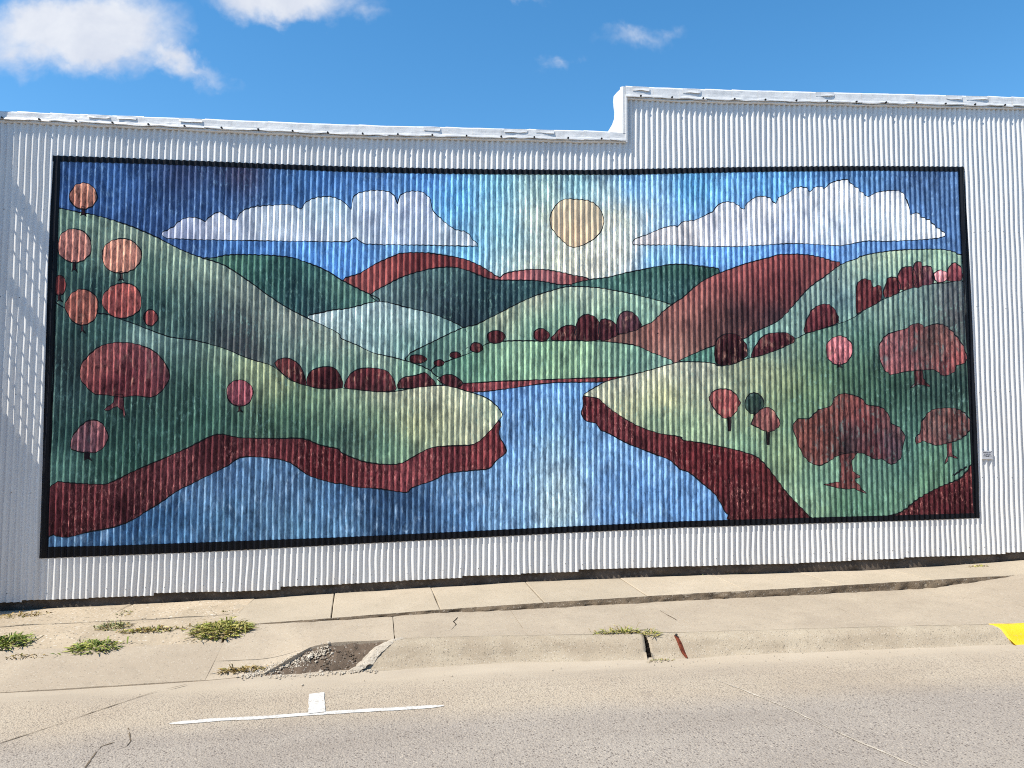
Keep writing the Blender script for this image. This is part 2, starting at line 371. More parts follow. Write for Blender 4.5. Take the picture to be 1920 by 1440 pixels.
# weeds
m, N, b, co = new_mat('weed_leaf')
at = N.n('ShaderNodeVertexColor'); at.layer_name = 'paint'
N.l(at.outputs[0], b.inputs['Base Color']); b.inputs['Roughness'].default_value = 0.6; b.inputs['Specular IOR Level'].default_value = 0.3
M['weed'] = m

# ------------------------------------------------------------------ ground heights (w = metres out from the wall)
BASE = np.array([wall(*q) for q in [(-150, 1157), (0, 1147), (110, 1140), (250, 1133), (463, 1124), (640, 1112), (983, 1091), (1280, 1080), (1613, 1070), (1763, 1062), (1920, 1050), (2060, 1040)]])
def z0(u): return 0.1435 + 0.0301 * np.asarray(u, float)
def zbase(u):
    u = np.asarray(u, float)
    k = np.clip((u + 5.2) / 13.6, 0, 1)
    zi = np.interp(u, BASE[:, 0], BASE[:, 1])
    return np.where(u < -5.2, zi[..., ] * 0 + z0(u) + (BASE[0, 1] - z0(BASE[0, 0])), np.where(u > 8.4, z0(u) + (BASE[-1, 1] - z0(BASE[-1, 0])), zi))
def wstep(u): return np.interp(u, [-5, -1.8, -0.83, 0.2, 1.07, 2.86, 4.3, 5.8, 7.0, 9], [1.17, 1.15, 1.05, 0.95, 0.89, 0.82, 0.81, 0.76, 0.74, 0.74])
def hstep(u): return np.interp(u, [-5, -2.0, -1.4, -0.85, 0.2, 1.08, 2.87, 4.3, 5.75, 6.3, 7.0, 9], [0.0, 0.0, 0.014, 0.028, 0.036, 0.057, 0.07, 0.08, 0.097, 0.06, 0.0, 0.0])
def kback(u): return np.interp(u, [-6, -0.6, 0.9, 2.0, 4.0, 5.4, 9], [1.80, 1.80, 1.86, 1.98, 2.12, 2.23, 2.45])
def zup(u, w):
    t = np.clip(np.asarray(w) / wstep(u), 0, 1)
    return zbase(u) * (1 - t) + (z0(u) - 0.02 * wstep(u)) * t
def zlow(u, w): return z0(u) - 0.02 * np.asarray(w) - hstep(u)
def zroad(u, w): return z0(u) - 0.262 - 0.010 * (np.asarray(w) - 2.3)
def zapron(u, w):
    """left of the broken kerb the pavement simply slopes down to the gutter"""
    t = np.clip((np.asarray(w) - 1.15) / 0.95, 0, 1)
    return (z0(u) - 0.02 * 1.15) * (1 - t) + (zroad(u, 2.1) + 0.004) * t

# ------------------------------------------------------------------ ground sheet and road
us = np.concatenate([np.linspace(-400, -20, 12), np.linspace(-16, 20, 37), np.linspace(24, 400, 12)])
wsamp = np.concatenate([np.linspace(-400, -20, 10), np.linspace(-15, 20, 15), np.linspace(30, 400, 10)])
U, Wg = np.meshgrid(us, wsamp, indexing='ij')
V = np.stack([U, -Wg, z0(np.clip(U, -60, 60)) - 0.40 + 0 * U], -1).reshape(-1, 3)
tag(np_mesh('ground', V, grid_faces(len(us), len(wsamp)), M['soil']), kind='structure')
us = np.concatenate([np.linspace(-60, -7, 20), np.linspace(-6.5, 9, 156), np.linspace(10, 60, 20)])
wsamp = np.concatenate([np.linspace(1.9, 6, 60), np.linspace(6.3, 16, 20)])
U, Wg = np.meshgrid(us, wsamp, indexing='ij')
V = np.stack([U, -Wg, zroad(U, Wg) + 0.006 * fbm(U * 0.8, Wg * 1.1, 5) - 0.010 * np.exp(-((Wg - 2.32 - 0.04 * U) / 0.12) ** 2)], -1).reshape(-1, 3)
road = tag(np_mesh('road', V, grid_faces(len(us), len(wsamp)), M['road']), kind='structure')
def zr(u, w): return zroad(u, w) + 0.006 * fbm(np.asarray(u, float) * 0.8, np.asarray(w, float) * 1.1, 5)

def strip(name, pts, width, mat, parent, zf, lift=0.004, ragged=0.25, seed=1, taper=True, seg=0.02):
    """a ragged flat strip along pts (u,w) lying on a ground surface"""
    p = np.array(pts, float); s = np.r_[0, np.cumsum(np.hypot(*np.diff(p, axis=0).T))]
    n = max(4, int(s[-1] / seg)); t = np.linspace(0, s[-1], n)
    c = np.stack([np.interp(t, s, p[:, 0]), np.interp(t, s, p[:, 1])], 1)
    tg = np.gradient(c, axis=0); tg /= np.linalg.norm(tg, axis=1)[:, None]; nm = np.stack([-tg[:, 1], tg[:, 0]], 1)
    c = c + nm * (ragged * width * fbm(t * 3, t * 0, seed))[:, None]
    h = width / 2 * (1 + ragged * fbm(t * 14, t * 0, seed + 9)) * (np.minimum(1, np.minimum(t, s[-1] - t) / (width * 2) + 0.25) if taper else 1)
    A = c + nm * h[:, None]; B = c - nm * h[:, None]
    P = np.stack([A, B], 1).reshape(-1, 2)
    V = np.stack([P[:, 0], -P[:, 1], zf(P[:, 0], P[:, 1]) + lift], 1)
    return np_mesh(name, V, grid_faces(n, 2), mat, parent, smooth=False)

# ------------------------------------------------------------------ pavement slabs
walk = tag(empty('sidewalk', (0, -0.4, float(z0(0)))), kind='structure')
def slab(name, c, zf, mat, parent, n=(14, 8), seed=0, rough=0.002, thick=0.16, gap=0.006, edge=0.006, tiltz=0.0, jit=0.004):
    """slab from corners (u,w): back-left, back-right, front-right, front-left"""
    c = np.array(c, float); ce = c.mean(0)
    nu, nw = n
    s = np.r_[0, gap / 0.8, np.linspace(0.04, 0.96, nu - 4), 1 - gap / 0.8, 1]; t = np.r_[0, 0.02, np.linspace(0.06, 0.94, nw - 4), 0.98, 1]
    S, Tt = np.meshgrid(s, t, indexing='ij')
    P = ((1 - S) * (1 - Tt))[..., None] * c[0] + (S * (1 - Tt))[..., None] * c[1] + (S * Tt)[..., None] * c[2] + ((1 - S) * Tt)[..., None] * c[3]
    d = ce - P; P = P + d / np.maximum(np.linalg.norm(d, axis=-1, keepdims=True), 1e-6) * gap
    rim = (S == 0) | (S == 1) | (Tt == 0) | (Tt == 1)
    P = P + np.where(rim, 1, 0.0)[..., None] * jit * np.stack([vnoise(P[..., 0] * 9, P[..., 1] * 9, seed + 3), vnoise(P[..., 0] * 9, P[..., 1] * 9, seed + 4)], -1)
    Z = zf(P[..., 0], P[..., 1]) + rough * fbm(P[..., 0] * 4, P[..., 1] * 4, seed) - np.where(rim, edge, 0) + tiltz
    V = np.stack([P[..., 0], -P[..., 1], Z], -1).reshape(-1, 3)
    Q = grid_faces(len(s), len(t))
    ring = [i * len(t) for i in range(len(s))] + [(len(s) - 1) * len(t) + j for j in range(1, len(t))] + [i * len(t) + len(t) - 1 for i in range(len(s) - 2, -1, -1)] + [j for j in range(len(t) - 2, 0, -1)]
    lowv = V[ring].copy(); lowv[:, 2] -= thick
    k = len(V); V = np.concatenate([V, lowv]); r = len(ring)
    sk = np.array([[ring[i], k + i, k + (i + 1) % r, ring[(i + 1) % r]] for i in range(r)])
    return np_mesh(name, V, np.concatenate([Q, sk]), mat, parent, smooth=False)

joint_px = [447, 627, 808, 985, 1163, 1335, 1500, 1662, 1818, 1975, 2120]
ju = [wall(x, np.interp(x, [0, 463, 983, 1920], [1147, 1125, 1090, 1049]))[0] for x in joint_px]
js = [u + 0.09 for u in ju]
for i in range(len(ju) - 1):
    a, b2 = ju[i], ju[i + 1]; c, d = js[i], js[i + 1]
    o = slab('paving_slab', [(a, -0.02), (b2, -0.02), (d, float(wstep(d)) - 0.012), (c, float(wstep(c)) - 0.012)], zup, M['concrete'], walk, (16, 10), 20 + i, tiltz=0.002 * math.sin(i * 2.1))
# stained, crumbling riser in front of the upper slabs
uu = np.arange(-1.95, 7.02, 0.02); nn = 6
tt = np.linspace(0, 1, nn)
Ug, Tg = np.meshgrid(uu, tt, indexing='ij')
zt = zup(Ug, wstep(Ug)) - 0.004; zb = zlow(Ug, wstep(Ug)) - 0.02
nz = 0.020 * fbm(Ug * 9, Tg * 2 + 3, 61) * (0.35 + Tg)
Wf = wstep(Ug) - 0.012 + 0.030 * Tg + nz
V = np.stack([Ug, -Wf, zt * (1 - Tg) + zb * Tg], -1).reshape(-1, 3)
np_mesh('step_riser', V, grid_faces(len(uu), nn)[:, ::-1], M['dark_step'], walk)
# lower pavement
lj = [-2.02, -0.32, 0.92, 2.55, 4.3, 6.1, 7.9, 9.7]
for i in range(1, len(lj) - 1):
    a, b2 = lj[i], lj[i + 1]
    slab('paving_slab', [(a, float(wstep(a)) - 0.06), (b2, float(wstep(b2)) - 0.06), (b2 + 0.06, float(kback(b2))), (a + 0.06, float(kback(a)))], zlow, M['concrete_grey'], walk, (22, 12), 40 + i, gap=0.0012, edge=0.0015)
# the slab behind the pothole: level at the right, sunk towards the gutter at the left
def zmix(u, w):
    t = np.clip((-0.75 - np.asarray(u)) / 0.75, 0, 1); t = t * t * (3 - 2 * t)
    return np.minimum(zlow(u, w), zlow(u, w) * (1 - t) + zapron(u, w) * t)
slab('paving_slab', [(-1.90, float(wstep(-1.90)) - 0.06), (-0.32, float(wstep(-0.32)) - 0.06), (-0.265, 1.84), (-1.880, 1.80)], zmix, M['concrete_grey'], walk, (30, 14), 39, gap=0.001, edge=0.0015, jit=0.001)
# old exposed-aggregate slabs at the left
oj = [-8.0, -6.3, -4.75, -3.25, -1.90]
for i in range(4):
    a, b2 = oj[i], oj[i + 1]
    slab('paving_slab', [(a, -0.02), (b2, -0.02), (b2 - 0.02, 0.66), (a - 0.10, 0.68)], lambda u, w: zup(u, w) * 0.6 + (z0(u) - 0.02 * w) * 0.4, M['concrete_old'], walk, (18, 9), 70 + i, rough=0.006, gap=0.010, edge=0.010)
    slab('paving_slab', [(a - 0.10, 0.69), (b2 - 0.02, 0.67), (b2 - 0.01, float(np.interp(b2, [-5.2, -1.9], [1.36, 1.50]))), (a - 0.15, float(np.interp(a - 0.15, [-5.2, -1.9], [1.36, 1.50])))], lambda u, w: np.minimum(z0(u) - 0.02 * w, zapron(u, w)), M['concrete_old'], walk, (18, 10), 80 + i, rough=0.006, gap=0.008, edge=0.008)
# smooth apron running down to the gutter
aj = [-8.2, -5.2, -1.90]
for i in range(2):
    a, b2 = aj[i], aj[i + 1]
    e = [1.36, 1.36, 1.50][i:i + 2]
    slab('apron_slab', [(a, e[0] - 0.02), (b2 + (0.018 if i else 0), e[1] - 0.02), (b2 + (0.0205 if i else 0), 2.10), (a, 2.10)], lambda u, w: zapron(u, w), M['concrete_grey'], walk, (30, 12), 90 + i, rough=0.003, gap=0.001, edge=0.002, jit=0.001)
slab('apron_slab', [(-1.880, 1.803), (-1.02, 1.825), (-1.38, 2.07), (-1.88, 2.10)], zmix, M['concrete_grey'], walk, (16, 10), 95, rough=0.004, gap=0.001, edge=0.002, jit=0.001)

# cracks in slabs and road
def gl(px, py, h, sl=0.0):
    d = ray(px, py); t = np.linspace(2, 12, 8001); P = d[None] * t[:, None]
    w = D - P[:, 1]; g = EYE + P[:, 2] - h(P[:, 0], w); i = int(np.argmax(g < 0))
    return float(P[i, 0]), float(w[i])
def crack(pts, zf, width, mat, parent, seed, name='crack', lift=0.004):
    return strip(name, [gl(x, y, zf) for x, y in pts], width, mat, parent, zf, lift, 0.7, seed)
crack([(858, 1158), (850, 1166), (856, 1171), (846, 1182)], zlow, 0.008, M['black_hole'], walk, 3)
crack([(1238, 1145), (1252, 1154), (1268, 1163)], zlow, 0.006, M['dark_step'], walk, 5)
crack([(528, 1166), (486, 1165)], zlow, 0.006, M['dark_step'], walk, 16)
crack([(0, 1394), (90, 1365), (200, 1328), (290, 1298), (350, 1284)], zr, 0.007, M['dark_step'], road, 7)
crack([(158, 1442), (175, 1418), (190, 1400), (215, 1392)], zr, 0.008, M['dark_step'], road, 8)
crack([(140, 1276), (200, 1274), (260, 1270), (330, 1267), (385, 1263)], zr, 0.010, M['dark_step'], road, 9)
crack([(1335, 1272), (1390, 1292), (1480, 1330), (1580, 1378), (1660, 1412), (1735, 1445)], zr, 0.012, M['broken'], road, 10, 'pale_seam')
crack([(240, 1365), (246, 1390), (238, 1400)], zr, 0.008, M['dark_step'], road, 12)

# ------------------------------------------------------------------ kerb
kerb = tag(empty('kerb', (2.0, -2.1, float(z0(2.0)) - 0.1)), kind='structure')
KP = [(-0.015, -0.05), (0.0, 0.0), (0.045, 0.002), (0.09, -0.008), (0.125, -0.026), (0.155, -0.055), (0.185, -0.095), (0.215, -0.130), (0.26, -0.158), (0.31, -0.175), (0.31, -0.22)]
def kerb_stone(ua, ub, seed, mat, skew_a=0.0, skew_b=0.0, prof=KP, lift=0.0, name='kerb_stone', sl=slice(None), rough=0.006, ub_skew=None):
    n = max(6, int((ub - ua) / 0.03)); pr = np.array(prof)[sl]; m_ = len(pr)
    s = np.linspace(0, 1, n); out = []
    # resample the profile finely
    k = np.linspace(0, m_ - 1, (m_ - 1) * 2 + 1); pw = np.interp(k, range(m_), pr[:, 0]); pz = np.interp(k, range(m_), pr[:, 1]); mm = len(k)
    S, K = np.meshgrid(s, np.arange(mm), indexing='ij')
    off = pw[K]
    Uk = (ua + skew_a * off) * (1 - S) + (ub + skew_b * off) * S
    nzv = fbm(Uk * 7, K * 0.35, seed)
    Wk = kback(Uk) + off + rough * nzv
    Zk = zlow(Uk, kback(Uk)) + pz[K] + rough * 0.5 * fbm(Uk * 5, K * 0.3, seed + 5) + lift
    Zk = np.where(K >= mm - 5, np.minimum(Zk, zroad(Uk, Wk) - 0.003 * (K - (mm - 5)) + 0.004), Zk)
    V = np.stack([Uk, -Wk - lift, Zk], -1).reshape(-1, 3)
    Q = list(map(list, grid_faces(n, mm)))
    V = list(map(tuple, V))
    for e in (0, n - 1):
        cu = len(V); a = np.mean([V[e * mm + j] for j in range(mm)], 0); V.append((a[0], a[1], a[2]))
        for j in range(mm - 1):
            q = [e * mm + j, e * mm + j + 1, cu, cu]
            Q.append(q if e == 0 else [q[1], q[0], cu, cu])
    return np_mesh(name, np.array(V), np.array(Q)[:, ::-1] if False else np.array(Q), mat, kerb, smooth=True)
kerb_stone(-0.22, 2.055, 3, M['kerb'], skew_a=-1.35, skew_b=-0.1)
kerb_stone(2.082, 11.0, 4, M['kerb'], skew_a=-0.02, skew_b=0.0)
# yellow painted length of the kerb, with a white splash along its foot
kerb_stone(5.40, 11.0, 4, M['yellow'], skew_a=0.28, prof=KP, lift=0.005, name='yellow_paint', sl=slice(1, 10))
strip('white_paint_drip', [(5.56, float(kback(5.56)) + 0.31), (5.75, float(kback(5.75)) + 0.335), (7, float(kback(7)) + 0.335)], 0.05, M['white_line'], kerb, zroad, 0.006, 0.5, 8)
# dirt filled joint between the two kerb lengths
bm = bmesh.new()
for i in range(7):
    u = 2.066 + random.uniform(-0.006, 0.006); wq = float(kback(u)) + 0.02 + i * 0.035
    zt_ = float(zlow(u, kback(u))) + float(np.interp(0.02 + i * 0.035, [p[0] for p in KP], [p[1] for p in KP])) - 0.028
    add_box(bm, (u - 0.03, -wq - 0.02, zt_ - 0.12), (u + 0.03, -wq + 0.02, zt_))
bm_obj('open_joint', bm, M['black_hole'], kerb)

# ------------------------------------------------------------------ painted parking mark
mark = tag(empty('parking_marking', (-0.86, -3.0, float(zr(-0.86, 3.0)))), kind='structure')
la, lb = gl(318, 1357, zr), gl(832, 1324, zr)
strip('marking_line', [la, ((la[0] + lb[0]) / 2, (la[1] + lb[1]) / 2), lb], 0.062, M['white_line'], mark, zr, 0.004, 0.10, 21, True, 0.01)
ta, tb = gl(594, 1301, zr), gl(594, 1338, zr)
o = strip('marking_tab', [ta, tb], 0.125, M['white_line'], mark, zr, 0.0075, 0.05, 23, False, 0.02)

# ------------------------------------------------------------------ corrugated wall surface
P_ = 0.0695; SEG = 10; HC = P_ / SEG; A0 = 0.0118
UMIN, UMAX = -5.0, 13.5
def Y(u, v):
    """outward offset of the corrugated sheet at wall point (u, v); dents make the ribs wander"""
    u = np.asarray(u, float); v = np.asarray(v, float)
    jit = 0.0042 * vnoise(u * 2.2, v * 1.9, 11) + 0.0030 * vnoise(u * 6.5, v * 3.6, 12) + 0.0018 * vnoise(u * 14.4, v * 6.0, 14)
    low = 0.5 + 0.5 * np.tanh((0.75 - v) * 2.2)             # the lower metre is more knocked about
    jit = jit * (0.9 + 0.9 * low)
    am = A0 * (1 + 0.14 * vnoise(u * 5.0, v * 2.0, 13) + 0.10 * vnoise(u * 14.4, v * 4.0, 15))
    return am * np.sin(2 * np.pi * (u + jit) / P_) + 0.0035 * vnoise(u * 1.3, v * 0.9, 16)
def Yl(u, v):
    i = np.floor(np.asarray(u) / HC); f = np.asarray(u) / HC - i
    return Y(i * HC, v) * (1 - f) + Y((i + 1) * HC, v) * f

ROOF_L = wallp([(-150, 204), (0, 209), (640, 234), (1140, 247), (1172, 249)])
ROOF_R = wallp([(1157, 161), (1280, 167), (1920, 183), (2080, 187)])
COPE_L = wallp([(-150, 222), (0, 226), (640, 255), (1173, 266)])
COPE_R = wallp([(1173, 184), (1280, 189), (1920, 203), (2080, 207)])
USTEP = wall(1173, 225)[0]
SIDE_B = wallp([(-150, 1138), (0, 1129), (250, 1116), (463, 1107), (640, 1096), (760, 1087), (983, 1074), (1280, 1062), (1613, 1050), (1763, 1043), (1920, 1036), (2080, 1028)])
def ext(tab, u):
    u = np.asarray(u, float)
    lo = tab[0, 1] + (u - tab[0, 0]) * (tab[1, 1] - tab[0, 1]) / (tab[1, 0] - tab[0, 0])
    hi = tab[-1, 1] + (u - tab[-1, 0]) * (tab[-1, 1] - tab[-2, 1]) / (tab[-1, 0] - tab[-2, 0])
    return np.where(u < tab[0, 0], lo, np.where(u > tab[-1, 0], hi, np.interp(u, tab[:, 0], tab[:, 1])))
def vtop(u): return np.where(np.asarray(u) < USTEP, ext(COPE_L, u) + 0.05, ext(COPE_R, u) + 0.05)

bld = empty('metal_building', (3.0, 0.0, float(z0(3.0))))
tag(bld, 'white corrugated metal building with a stepped roofline along the sidewalk', 'building')
SHW = 10 * P_
ust0 = USTEP
k0 = round(3.23 / HC) * HC
bounds = [k0 + SHW * i for i in range(-12, 15)]
bounds = [round(x / HC) for x in bounds]
for bi in range(len(bounds) - 1):
    i0, i1 = bounds[bi], bounds[bi + 1]
    ul, ur = i0 * HC, i1 * HC
    um = (ul + ur) / 2
    vb = float(ext(SIDE_B, um)) + random.uniform(-0.012, 0.012)
    sl = 0.030 + random.uniform(-0.025, 0.004)
    cols = np.arange(i0, i1 + 1)
    if ul < USTEP < ur:
        parts = [cols[cols * HC <= USTEP], cols[cols * HC >= USTEP - HC]]
    else: parts = [cols]
    Vs, Qs, n0 = [], [], 0
    for cc in parts:
        uc = cc * HC
        low = vb + sl * (uc - um)
        top = np.where(np.full(len(uc), uc.mean() < USTEP), ext(COPE_L, uc), ext(COPE_R, uc)) + 0.05
        nr = int(np.ceil((top.max() - low.min()) / 0.05)) + 1
        t = np.linspace(0, 1, nr)
        Vv = low[:, None] + (top - low)[:, None] * t[None]
        Uc = np.repeat(uc[:, None], nr, 1)
        yy = Y(Uc, Vv) + (0.0016 if bi % 2 else 0.0)
        yy += 0.004 * np.maximum(0, 1 - (Vv - low[:, None]) / 0.05) * vnoise(Uc * 8, Uc * 0, 31)      # bent bottom lip
        Vs.append(np.stack([Uc, -yy, Vv], -1).reshape(-1, 3)); Qs.append(grid_faces(len(uc), nr, n0)); n0 += len(uc) * nr
    np_mesh('siding_sheet', np.concatenate(Vs), np.concatenate(Qs), M['white'], bld)
# nail heads along the framing lines
bm = bmesh.new()
for v_ in (0.42, 1.35, 2.45, 3.55, 4.55):
    for k in range(int(UMIN / P_), int(9 / P_)):
        if k % 3: continue
        u = (k + 0.25) * P_ + random.uniform(-0.004, 0.004)
        v = v_ + 0.012 * u + random.uniform(-0.012, 0.012)
        if v_ == 0.42: v = float(ext(SIDE_B, u)) + 0.09 + random.uniform(-0.02, 0.02)
        if v > float(vtop(u)) - 0.2 or v < float(ext(SIDE_B, u)) + 0.04: continue
        if -4.25 < u < 7.05 and 0.8 < v < 5.4: continue
        yv = -float(Y(u, v)) - 0.001
        add_tube(bm, (u, yv + 0.003, v), (u, yv - 0.003, v), 0.0042, 6)
tag(bm_obj('nail_heads', bm, M['nail'], bld), kind='stuff')
# solid core behind the sheets, roof, foundation
bm = bmesh.new()
for (a, b2, tabl) in ((UMIN - 0.05, USTEP + 0.02, COPE_L), (USTEP + 0.02, 13.6, COPE_R)):
    la_, lb_ = float(ext(tabl, a)), float(ext(tabl, b2))
    vs = [bm.verts.new(p) for p in ((a, 0.07, -0.6), (b2, 0.07, -0.6), (b2, 0.07, lb_ + 0.02), (a, 0.07, la_ + 0.02), (a, 0.30, -0.6), (b2, 0.30, -0.6), (b2, 0.30, lb_ + 0.02), (a, 0.30, la_ + 0.02))]
    for f in ((0, 1, 2, 3), (5, 4, 7, 6), (4, 0, 3, 7), (1, 5, 6, 2), (3, 2, 6, 7), (4, 5, 1, 0)): bm.faces.new([vs[i] for i in f])
bm_obj('wall_core', bm, M['white'], bld)
bm = bmesh.new()
la_, lb_ = float(ext(COPE_L, UMIN)), float(ext(COPE_R, 13.5))
add_box(bm, (UMIN, 0.30, -0.6), (13.55, 14.0, min(la_, lb_) - 0.35))
bm_obj('roof', bm, M['roofing'], bld)
uu = np.arange(-5.0, 12.0, 0.025); tt = np.linspace(0, 1, 9)
Ug, Tg = np.meshgrid(uu, tt, indexing='ij')
zb = zbase(Ug) - 0.05; ztp = ext(SIDE_B, Ug) + 0.05
Zf = zb * (1 - Tg) + ztp * Tg
V = np.stack([Ug, 0.034 - 0.014 * fbm(Ug * 4.5, Zf * 9, 51), Zf], -1).reshape(-1, 3)
np_mesh('foundation', V, grid_faces(len(uu), 9), M['foundation'], bld)

# coping: short overlapping lengths of bent white sheet with a hem strip and dark clips
def cope_run(ua, ub, top, bot, pitch, seed):
    r = random.Random(seed)
    u = ua; k = 0
    while u < ub - 0.02:
        un = min(ub, u + pitch * r.uniform(0.94, 1.06))
        ns = 14; s = np.linspace(u - 0.006, un + 0.012, ns)
        prof = [(-0.24, -0.012), (-0.05, 0.0), (0.020, -0.004), (0.033, -0.022), (0.036, -0.07), (0.040, -0.105), (0.047, -0.128), (0.047, -0.137), (0.040, -0.139)]
        pk = np.linspace(0, len(prof) - 1, 2 * len(prof) - 1)
        pw = np.interp(pk, range(len(prof)), [p[0] for p in prof]); pz = np.interp(pk, range(len(prof)), [p[1] for p in prof])
        S, K = np.meshgrid(s, np.arange(len(pk)), indexing='ij')
        hgt = ext(top, S) - ext(bot, S)
        tl = (S - u) / (un - u)
        wr = 0.0024 * fbm(S * 9 + seed, K * 0.33, seed + 3) * np.clip(K / 6.0, 0, 1)
        lap = 0.005 * (1 - tl) + 0.002 * r.random()
        Yv = pw[K] + wr + lap
        Zv = ext(top, S) + pz[K] * hgt / 0.139 + 0.004 * (tl - 0.5) * r.choice((-1, 1)) + np.where(K > 11, 0.007 * vnoise(S * 8, S * 0, seed + k), 0) + np.where(K < 6, 0.0025 * vnoise(S * 5, S * 0 + k, seed + 8), 0)
        o = np_mesh('coping_section', np.stack([S, -Yv, Zv], -1).reshape(-1, 3), grid_faces(ns, len(pk)), M['white'], bld, smooth=False)
        # bent flap on the upper half of the face
        if r.random() < 0.45:
            fa = u + r.uniform(0.02, 0.1); fb = un - r.uniform(0.02, 0.08)
            ss = np.linspace(fa, fb, 8); tt_ = np.linspace(0, 1, 4)
            S2, T2 = np.meshgrid(ss, tt_, indexing='ij')
            h2 = ext(top, S2) - ext(bot, S2)
            Yf = 0.041 + 0.006 * T2 ** 2 + 0.006 * T2 * vnoise(S2 * 14, T2, seed + 21) + 0.002
            Zf2 = ext(top, S2) - h2 * (0.10 + 0.34 * T2) - 0.007 * T2 * vnoise(S2 * 11, S2 * 0, seed + 22)
            np_mesh('coping_flap', np.stack([S2, -Yf, Zf2], -1).reshape(-1, 3), grid_faces(8, 4), M['white'], o, smooth=False)
        u = un; k += 1
    # hem strip under the face, ragged
    s = np.arange(ua, ub, 0.02); kk = np.arange(4)
    S, K = np.meshgrid(s, kk, indexing='ij')
    hw = np.array([0.030, 0.032, 0.022, 0.006])[K]; hz = np.array([0.004, -0.016, -0.024, -0.026])[K]
    np_mesh('coping_hem', np.stack([S, -(hw + 0.005 * fbm(S * 7, K * 0.5, seed + 30)), ext(bot, S) + hz + 0.006 * fbm(S * 6, K * 0.2, seed + 31)], -1).reshape(-1, 3), grid_faces(len(s), 4), M['white'], bld, smooth=False)
    u = ua + 0.18
    while u < ub - 0.05:
        z = float(ext(bot, u)); bm = bmesh.new()
        add_tube(bm, (u, -0.03, z + 0.016), (u, -0.066, z + 0.012), 0.010, 7)
        add_tube(bm, (u, -0.064, z + 0.012), (u, -0.070, z + 0.011), 0.012, 7)
        bm_obj('coping_nail', bm, M['nail'], bld)
        u += 0.41 * r.uniform(0.96, 1.04)
cope_run(-5.0, USTEP - 0.005, ROOF_L, COPE_L, 0.345, 100)
cope_run(USTEP + 0.0, 9.6, ROOF_R, COPE_R, 0.345, 140)
# upturned end of the higher parapet: boxed white sheet with roofing membrane flared down onto the lower roof
ZL = float(ext(ROOF_L, USTEP)); ZR = float(ext(ROOF_R, USTEP)); ZCL = float(ext(COPE_L, USTEP))
uA = wall(1157, 161)[0]
bm = bmesh.new()
def quadstrip(bm, rows):
    vs = [[bm.verts.new(p) for p in r] for r in rows]
    for i in range(len(vs) - 1):
        for j in range(len(vs[0]) - 1): bm.faces.new((vs[i][j], vs[i + 1][j], vs[i + 1][j + 1], vs[i][j + 1]))
hh = ZR - ZL
fr = []
for t in np.linspace(0, 1, 9):
    z = ZL - 0.02 + (hh + 0.0) * t
    ledge = uA + 0.035 - 0.19 * (1 - t) ** 4 - 0.012 * math.sin(t * 9)
    fr.append([(USTEP + 0.015, -0.034, z), (USTEP - 0.04 + 0.003 * math.sin(t * 7), -0.038, z), (uA + 0.05, -0.028, z), (uA + 0.038, -0.01, z), (ledge + 0.02, 0.06, z), (ledge, 0.16, z), (ledge - 0.01, 0.26, z)])
quadstrip(bm, fr)
bm_obj('parapet_end', bm, M['white'], bld, smooth=False)
bm = bmesh.new(); add_box(bm, (USTEP - 0.012, -0.046, ZCL - 0.02), (USTEP + 0.010, -0.024, ZR - 0.125)); bm_obj('corner_trim', bm, M['white'], bld)

# ------------------------------------------------------------------ the mural: every painted figure follows the corrugation
MC = wall(955, 1000)
mural = empty('mural', (MC[0], -0.01, MC[1]))
tag(mural, 'large black bordered landscape mural of hills, river and red trees painted on the corrugated wall', 'mural')
def catmull(p, n=3):
    p = np.array(p, float); N_ = len(p); out = []
    for i in range(N_):
        a, b2, c, d = p[i - 1], p[i], p[(i + 1) % N_], p[(i + 2) % N_]
        for t in np.arange(n) / n:
            out.append(0.5 * ((2 * b2) + (c - a) * t + (2 * a - 5 * b2 + 4 * c - d) * t * t + (3 * b2 - a - 3 * c + d) * t ** 3))
    return np.array(out)
def ell(px, py, rx, ry, n=22, wob=0.04, seed=0):
    r = random.Random(seed)
    ph = [r.uniform(0, 6.28) for _ in range(3)]
    return [(px + rx * (1 + wob * math.sin(3 * t + ph[0]) + wob * 0.6 * math.sin(5 * t + ph[1])) * math.cos(t), py + ry * (1 + wob * math.sin(2 * t + ph[2])) * math.sin(t)) for t in [2 * math.pi * i / n for i in range(n)]]
LV = 0.00065
PAINT_K = 1.48
def paint_cols(V, ctrl):
    """blend the colours dabbed at control points (photo px + sRGB)"""
    cu = wallp([c[:2] for c in ctrl]); cc = np.array([lin(c[2:5]) for c in ctrl]) * PAINT_K
    d2 = (V[:, 0][:, None] - cu[None, :, 0]) ** 2 + (V[:, 2][:, None] - cu[None, :, 1]) ** 2 + 0.035
    w = d2 ** -1.45
    return np.minimum((w @ cc) / w.sum(1)[:, None], 0.85)
